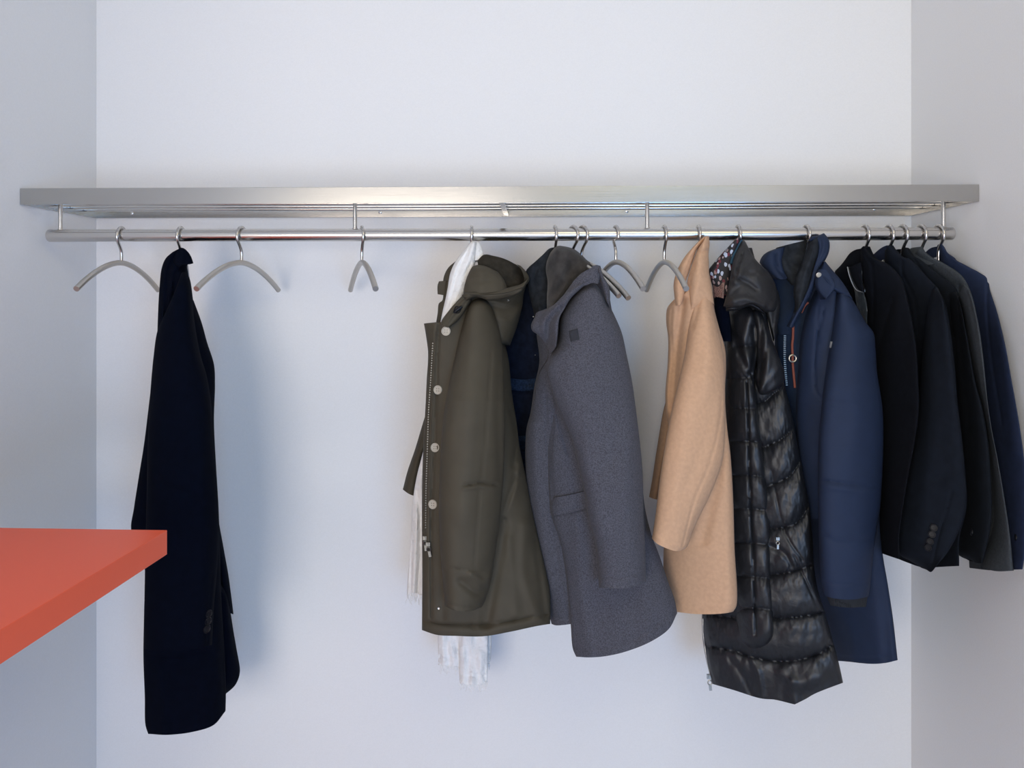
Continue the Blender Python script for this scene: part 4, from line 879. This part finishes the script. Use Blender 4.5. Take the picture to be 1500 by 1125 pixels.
panel('neck_facing', W, g, [(1244, 392), (1249, 408), (1255, 420), (1260, 426)], [(1262, 384), (1263, 410), (1267, 429)], B=[(1260, 426), (1267, 429)], dep=on(nk, .008), fb=.003, back=(.0, .005, 0), seed=103, wobble=.001)
cord_on(nk, g, [(1241.5, 391), (1243.5, 401), (1249, 416), (1255, 425), (1265, 428)], .0011, M['piping'], 'piping', .007)
fr = panel('front', W, g, [(1261, 364), (1261, 380), (1263, 400), (1267, 430), (1271, 450), (1268, 480), (1262, 560), (1258, 650), (1262, 740), (1275, 803)],
    [(1269, 364), (1276, 374), (1283, 380), (1294, 383.5), (1306, 391.5), (1315, 401), (1322, 411), (1326, 425), (1331, 445), (1336, 470), (1342, 510), (1345, 560), (1346, 600), (1341, 640), (1331, 693), (1323, 739), (1316, 787), (1316, 819)],
    T=[(1261, 364), (1265, 360.5), (1269, 364)], B=[(1275, 803), (1293, 811), (1316, 819)],
    dep=((1.88, 1.87), (1.93, 1.70), (1.96, 1.66), (1.97, 1.645)), fb=.022, back=(.02, .012, 0), seed=104, wobble=.003, wscale=.16, edge=.003,
    folds=[([(1276, 380), (1280, 430), (1276, 520), (1272, 620)], 2.2, -.004), ([(1309, 436), (1298, 470), (1291, 498), (1285, 534), (1282, 640), (1286, 760)], 3.0, -.008), ([(1316, 440), (1306, 500), (1300, 600), (1305, 740)], 12, .008), ([(1266, 372), (1274, 385)], 1.5, -.002)])
# anthracite jacket with four buttons
g = garment('suit_jacket', 'anthracite suit jacket with four dark buttons on its pointed cuff', 'suit jacket', 1345, 837, group=gp)
W = M['suitblack2']
panel('back_collar', M['suitnavy'], g, [(1277, 375), (1280, 385), (1290, 395)], [(1300, 359), (1302, 372), (1304, 386)], T=[(1277, 375), (1286, 366.5), (1293, 361.5), (1300, 358.5)], dep=((1.97, 1.89), (1.97, 1.89)), fb=.006, back=(.02, .02, 0), seed=111, wobble=.001)
panel('front', W, g, [(1297, 366), (1297, 385), (1303, 420), (1300, 500), (1298, 600), (1296, 700), (1300, 812)],
    [(1308, 359.5), (1312, 365), (1317, 370), (1323, 376), (1334, 380), (1346, 391.5), (1357, 404), (1370, 418), (1378, 430), (1385, 444), (1392, 480), (1398, 530), (1403, 590), (1409, 640), (1414, 690), (1416.5, 730), (1415, 750), (1406, 786), (1405, 829)],
    T=[(1297, 366), (1302, 359), (1308, 359.5)], B=[(1300, 812), (1329, 824), (1351, 831), (1385, 830), (1405, 829)],
    dep=((1.885, 1.87), (1.94, 1.70), (1.96, 1.66), (1.97, 1.64)), fb=.02, back=(.012, .01, 0), seed=112, wobble=.003, wscale=.16, edge=.003,
    folds=[([(1320, 380), (1322, 400), (1340, 440), (1345, 520)], 2, -.003), ([(1322, 382), (1320, 420), (1322, 460)], 1.5, -.003)])
sl = panel('sleeve', W, g, [(1365, 425), (1357, 470), (1350, 540), (1345, 600), (1339, 645), (1329.5, 693), (1322, 739), (1314, 787), (1318, 812), (1334, 822), (1350, 832)],
    [(1380, 435), (1389, 470), (1396, 520), (1402, 590), (1409, 640), (1413.5, 690), (1416, 730), (1413, 752), (1404, 780), (1389, 808), (1372, 829)],
    T=[(1365, 425), (1372, 420), (1380, 435)], B=[(1350, 832), (1357, 834.5), (1363.5, 838), (1372, 829)], dep=((1.76, 1.70), (1.745, 1.65), (1.735, 1.635), (1.73, 1.63)), fb=.03, back=(.012, .02, 0), seed=113, tv=.03, wobble=.003, wscale=.14,
    folds=[([(1395, 720), (1380, 770), (1366, 825)], 1.6, -.003), ([(1370, 560), (1362, 680), (1350, 780)], 12, .004), ([(1390, 690), (1378, 700), (1365, 702)], 7, -.003)])
for x, y in ((1368, 773), (1365.3, 782.5), (1362.6, 793), (1360, 802)): button(sl, g, x, y, 5.2, M['shinyblack'], M['blackbutton'])
# black wool jacket
g = garment('suit_jacket', 'black wool jacket with a single cuff button, in front of the mid grey jacket', 'suit jacket', 1390, 826, group=gp)
W = M['suitblack3']
panel('back_collar', W, g, [(1310, 367), (1312, 380)], [(1322, 365), (1324, 378)], T=[(1310, 367), (1315, 365), (1322, 365)], dep=((1.93, 1.88), (1.93, 1.88)), fb=.004, back=(.01, .02, 0), seed=121, wobble=0)
panel('front', W, g, [(1320, 368), (1322, 400), (1330, 440), (1340, 520), (1350, 620), (1360, 720), (1370, 812)],
    [(1332, 364), (1338, 374), (1348, 380), (1362, 391), (1376, 401), (1390, 412), (1401, 424), (1410, 450), (1420, 505), (1430, 560), (1441, 600), (1448, 650), (1452, 700), (1452.5, 755), (1448, 790), (1440, 824)],
    T=[(1320, 368), (1325, 362.5), (1332, 364)], B=[(1370, 812), (1405, 813), (1420, 822), (1440, 825)],
    dep=((1.885, 1.865), (1.91, 1.70), (1.91, 1.66), (1.91, 1.64)), fb=.018, back=(.01, .008, 0), seed=122, wobble=.003, wscale=.16, edge=.003, folds=[([(1340, 380), (1352, 400), (1360, 430)], 2, -.003)])
sl = panel('sleeve', W, g, [(1392, 430), (1396, 500), (1403, 600), (1408, 680), (1410, 740), (1405, 787), (1404, 812), (1420, 821)], [(1408, 450), (1419, 505), (1429, 560), (1440, 600), (1448, 650), (1452, 700), (1453, 755), (1448, 790), (1439, 825)],
    T=[(1392, 430), (1400, 427), (1408, 450)], B=[(1420, 821), (1430, 824.5), (1439, 825)], dep=((1.76, 1.69), (1.745, 1.635), (1.74, 1.63)), fb=.026, back=(.01, .012, 0), seed=123, tv=.03, wobble=.003, wscale=.14,
    folds=[([(1425, 520), (1432, 620), (1436, 740)], 10, .004)])
button(sl, g, 1422.5, 779, 5.6, M['shinyblack'], M['blackbutton'])
# mid grey jacket
g = garment('suit_jacket', 'mid grey suit jacket with a lighter sleeve, between black jacket and navy blazer', 'suit jacket', 1440, 837, group=gp)
W = M['suitgrey']
panel('collar', W, g, [(1330, 366), (1334, 380)], [(1351, 361), (1357, 371), (1366, 378), (1372, 386)], T=[(1330, 366), (1336, 363), (1343, 362), (1351, 361)], B=[(1334, 380), (1352, 388), (1372, 386)], dep=((1.91, 1.875), (1.89, 1.84)), fb=.012, back=(.008, .01, 0), seed=131, wobble=.001)
panel('front', W, g, [(1340, 372), (1360, 400), (1385, 440), (1400, 520), (1410, 620), (1416, 720), (1421, 832)],
    [(1353, 367), (1365, 376.5), (1377, 382.5), (1390, 390), (1401, 397), (1411, 406), (1418, 418), (1426, 440), (1433, 475), (1440, 520), (1447, 590), (1453, 630), (1461, 670), (1472, 733), (1480, 787), (1485, 836)],
    T=[(1340, 372), (1346, 366), (1353, 367)], B=[(1421, 832), (1450, 836), (1485, 837.5)],
    dep=((1.885, 1.865), (1.86, 1.68), (1.82, 1.635), (1.785, 1.615)), fb=.016, back=(.005, .008, 0), seed=132, wobble=.003, wscale=.16, edge=.003, folds=[([(1405, 420), (1412, 470), (1420, 530), (1436, 610)], 3, -.006)])
sl = panel('sleeve', W, g, [(1405, 432), (1411, 460), (1417, 500), (1425, 550), (1438, 610), (1446, 660), (1450, 720), (1450, 780), (1437, 832)],
    [(1420, 425), (1429, 455), (1436, 490), (1441, 530), (1447, 590), (1453, 630), (1461, 670), (1472, 733), (1480, 787), (1484.5, 836)],
    T=[(1405, 432), (1413, 417), (1420, 425)], B=[(1437, 832), (1460, 837), (1484.5, 836.5)], dep=((1.73, 1.67), (1.71, 1.625), (1.70, 1.61)), fb=.016, a=3.5, back=(.004, .01, 0), seed=133, tv=.03, wobble=.003, wscale=.12, folds=[([(1430, 480), (1438, 580), (1458, 700)], 6, .003)])
# navy blazer
g = garment('blazer', 'dark navy blazer hanging last at the right, against the white wall', 'blazer', 1460, 836, group=None)
W = M['suitnavy']
panel('back_collar', W, g, [(1355, 370), (1358, 380)], [(1376, 361), (1380, 374)], T=[(1355, 370), (1363, 363.5), (1370, 361.5), (1376, 361)], B=[(1358, 380), (1380, 374)], dep=((1.96, 1.89), (1.96, 1.89)), fb=.005, back=(.01, .02, 0), seed=141, wobble=0)
fr = panel('front', W, g, [(1375, 362), (1380, 385), (1395, 420), (1410, 480), (1430, 580), (1450, 700), (1470, 835)],
    [(1384, 362.5), (1388, 370), (1399, 378), (1401, 381), (1412, 387), (1424, 393.5), (1436, 400), (1447, 408.5), (1450, 424), (1460, 455), (1472, 503), (1482, 558), (1490, 602), (1496, 640), (1501, 680), (1504, 740), (1503, 800), (1498, 834)],
    T=[(1375, 362), (1379, 357.5), (1384, 362.5)], B=[(1470, 835), (1485, 834.5), (1498, 834)],
    dep=((1.885, 1.87), (1.84, 1.68), (1.75, 1.61), (1.675, 1.59)), fb=.014, back=(.002, .015, 0), seed=142, wobble=.002, wscale=.16, edge=.003, folds=[([(1447, 412), (1446, 450), (1452, 520), (1468, 620)], 2.5, -.003), ([(1399, 380), (1394, 392)], 1.5, -.002), ([(1462, 480), (1474, 560), (1486, 660)], 8, .004)])
button(fr, g, 1487, 787, 5.2, M['shinyblack'], M['blackbutton'])

# ================================================================ LIGHT
def area(name, loc, target, sx, sy, power, col):
    l = bpy.data.lights.new(name, 'AREA'); l.shape = 'RECTANGLE'; l.size = sx; l.size_y = sy; l.energy = power; l.color = col
    o = bpy.data.objects.new(name, l); COL.objects.link(o); o.location = loc
    d = Vector(target) - Vector(loc); o.rotation_euler = d.to_track_quat('-Z', 'Y').to_euler()
    return o
area('window_light', (-0.95, -2.2, 1.05), (-0.1, 2.1, 1.3), 1.5, 1.5, 69, (1.0, 0.90, 0.80))
area('ceiling_light', (0.75, 0.1, 2.7), (0.5, 2.1, 1.4), 1.4, 1.2, 15, (1.0, 0.83, 0.38))
area('blue_fill_light', (0.9, -1.6, 0.8), (-1.0, 2.0, 1.0), 1.0, 1.2, 38, (0.25, 0.53, 1.0))  # added low bluish fill from the right, fitted to the wall tones
w = bpy.data.worlds.new('world'); SCN.world = w; w.use_nodes = True
N, L = w.node_tree.nodes, w.node_tree.links
bg = N['Background']
tc = N.new('ShaderNodeTexCoord'); sp = N.new('ShaderNodeSeparateXYZ'); rp_ = N.new('ShaderNodeValToRGB'); mr = N.new('ShaderNodeMapRange')
mr.inputs['From Min'].default_value = -1; mr.inputs['From Max'].default_value = 1
L.new(tc.outputs['Generated'], sp.inputs['Vector']); L.new(sp.outputs['Z'], mr.inputs['Value']); L.new(mr.outputs['Result'], rp_.inputs['Fac'])
rp_.color_ramp.elements[0].position = 0.35; rp_.color_ramp.elements[0].color = (0.41, 0.46, 0.55, 1)
rp_.color_ramp.elements[1].position = 0.75; rp_.color_ramp.elements[1].color = (0.43, 0.45, 0.45, 1)
L.new(rp_.outputs['Color'], bg.inputs['Color']); bg.inputs['Strength'].default_value = 1.0

# ================================================================ CAMERA
cd = bpy.data.cameras.new('camera'); cam = bpy.data.objects.new('camera', cd); COL.objects.link(cam)
cd.sensor_fit = 'HORIZONTAL'; cd.sensor_width = 36.0; cd.lens = 36.0 * F / 1500.0; cd.clip_start = 0.05
cd.shift_y = -(562.5 - HY) / 1500.0
cam.location = (0, 0, H); cam.rotation_euler = (math.pi / 2, 0, YAW)
SCN.camera = cam
SCN.view_settings.view_transform = 'Standard'; SCN.view_settings.look = 'None'
SCN.view_settings.exposure = 0.0; SCN.view_settings.gamma = 1.0; SCN.view_settings.use_curve_mapping = False
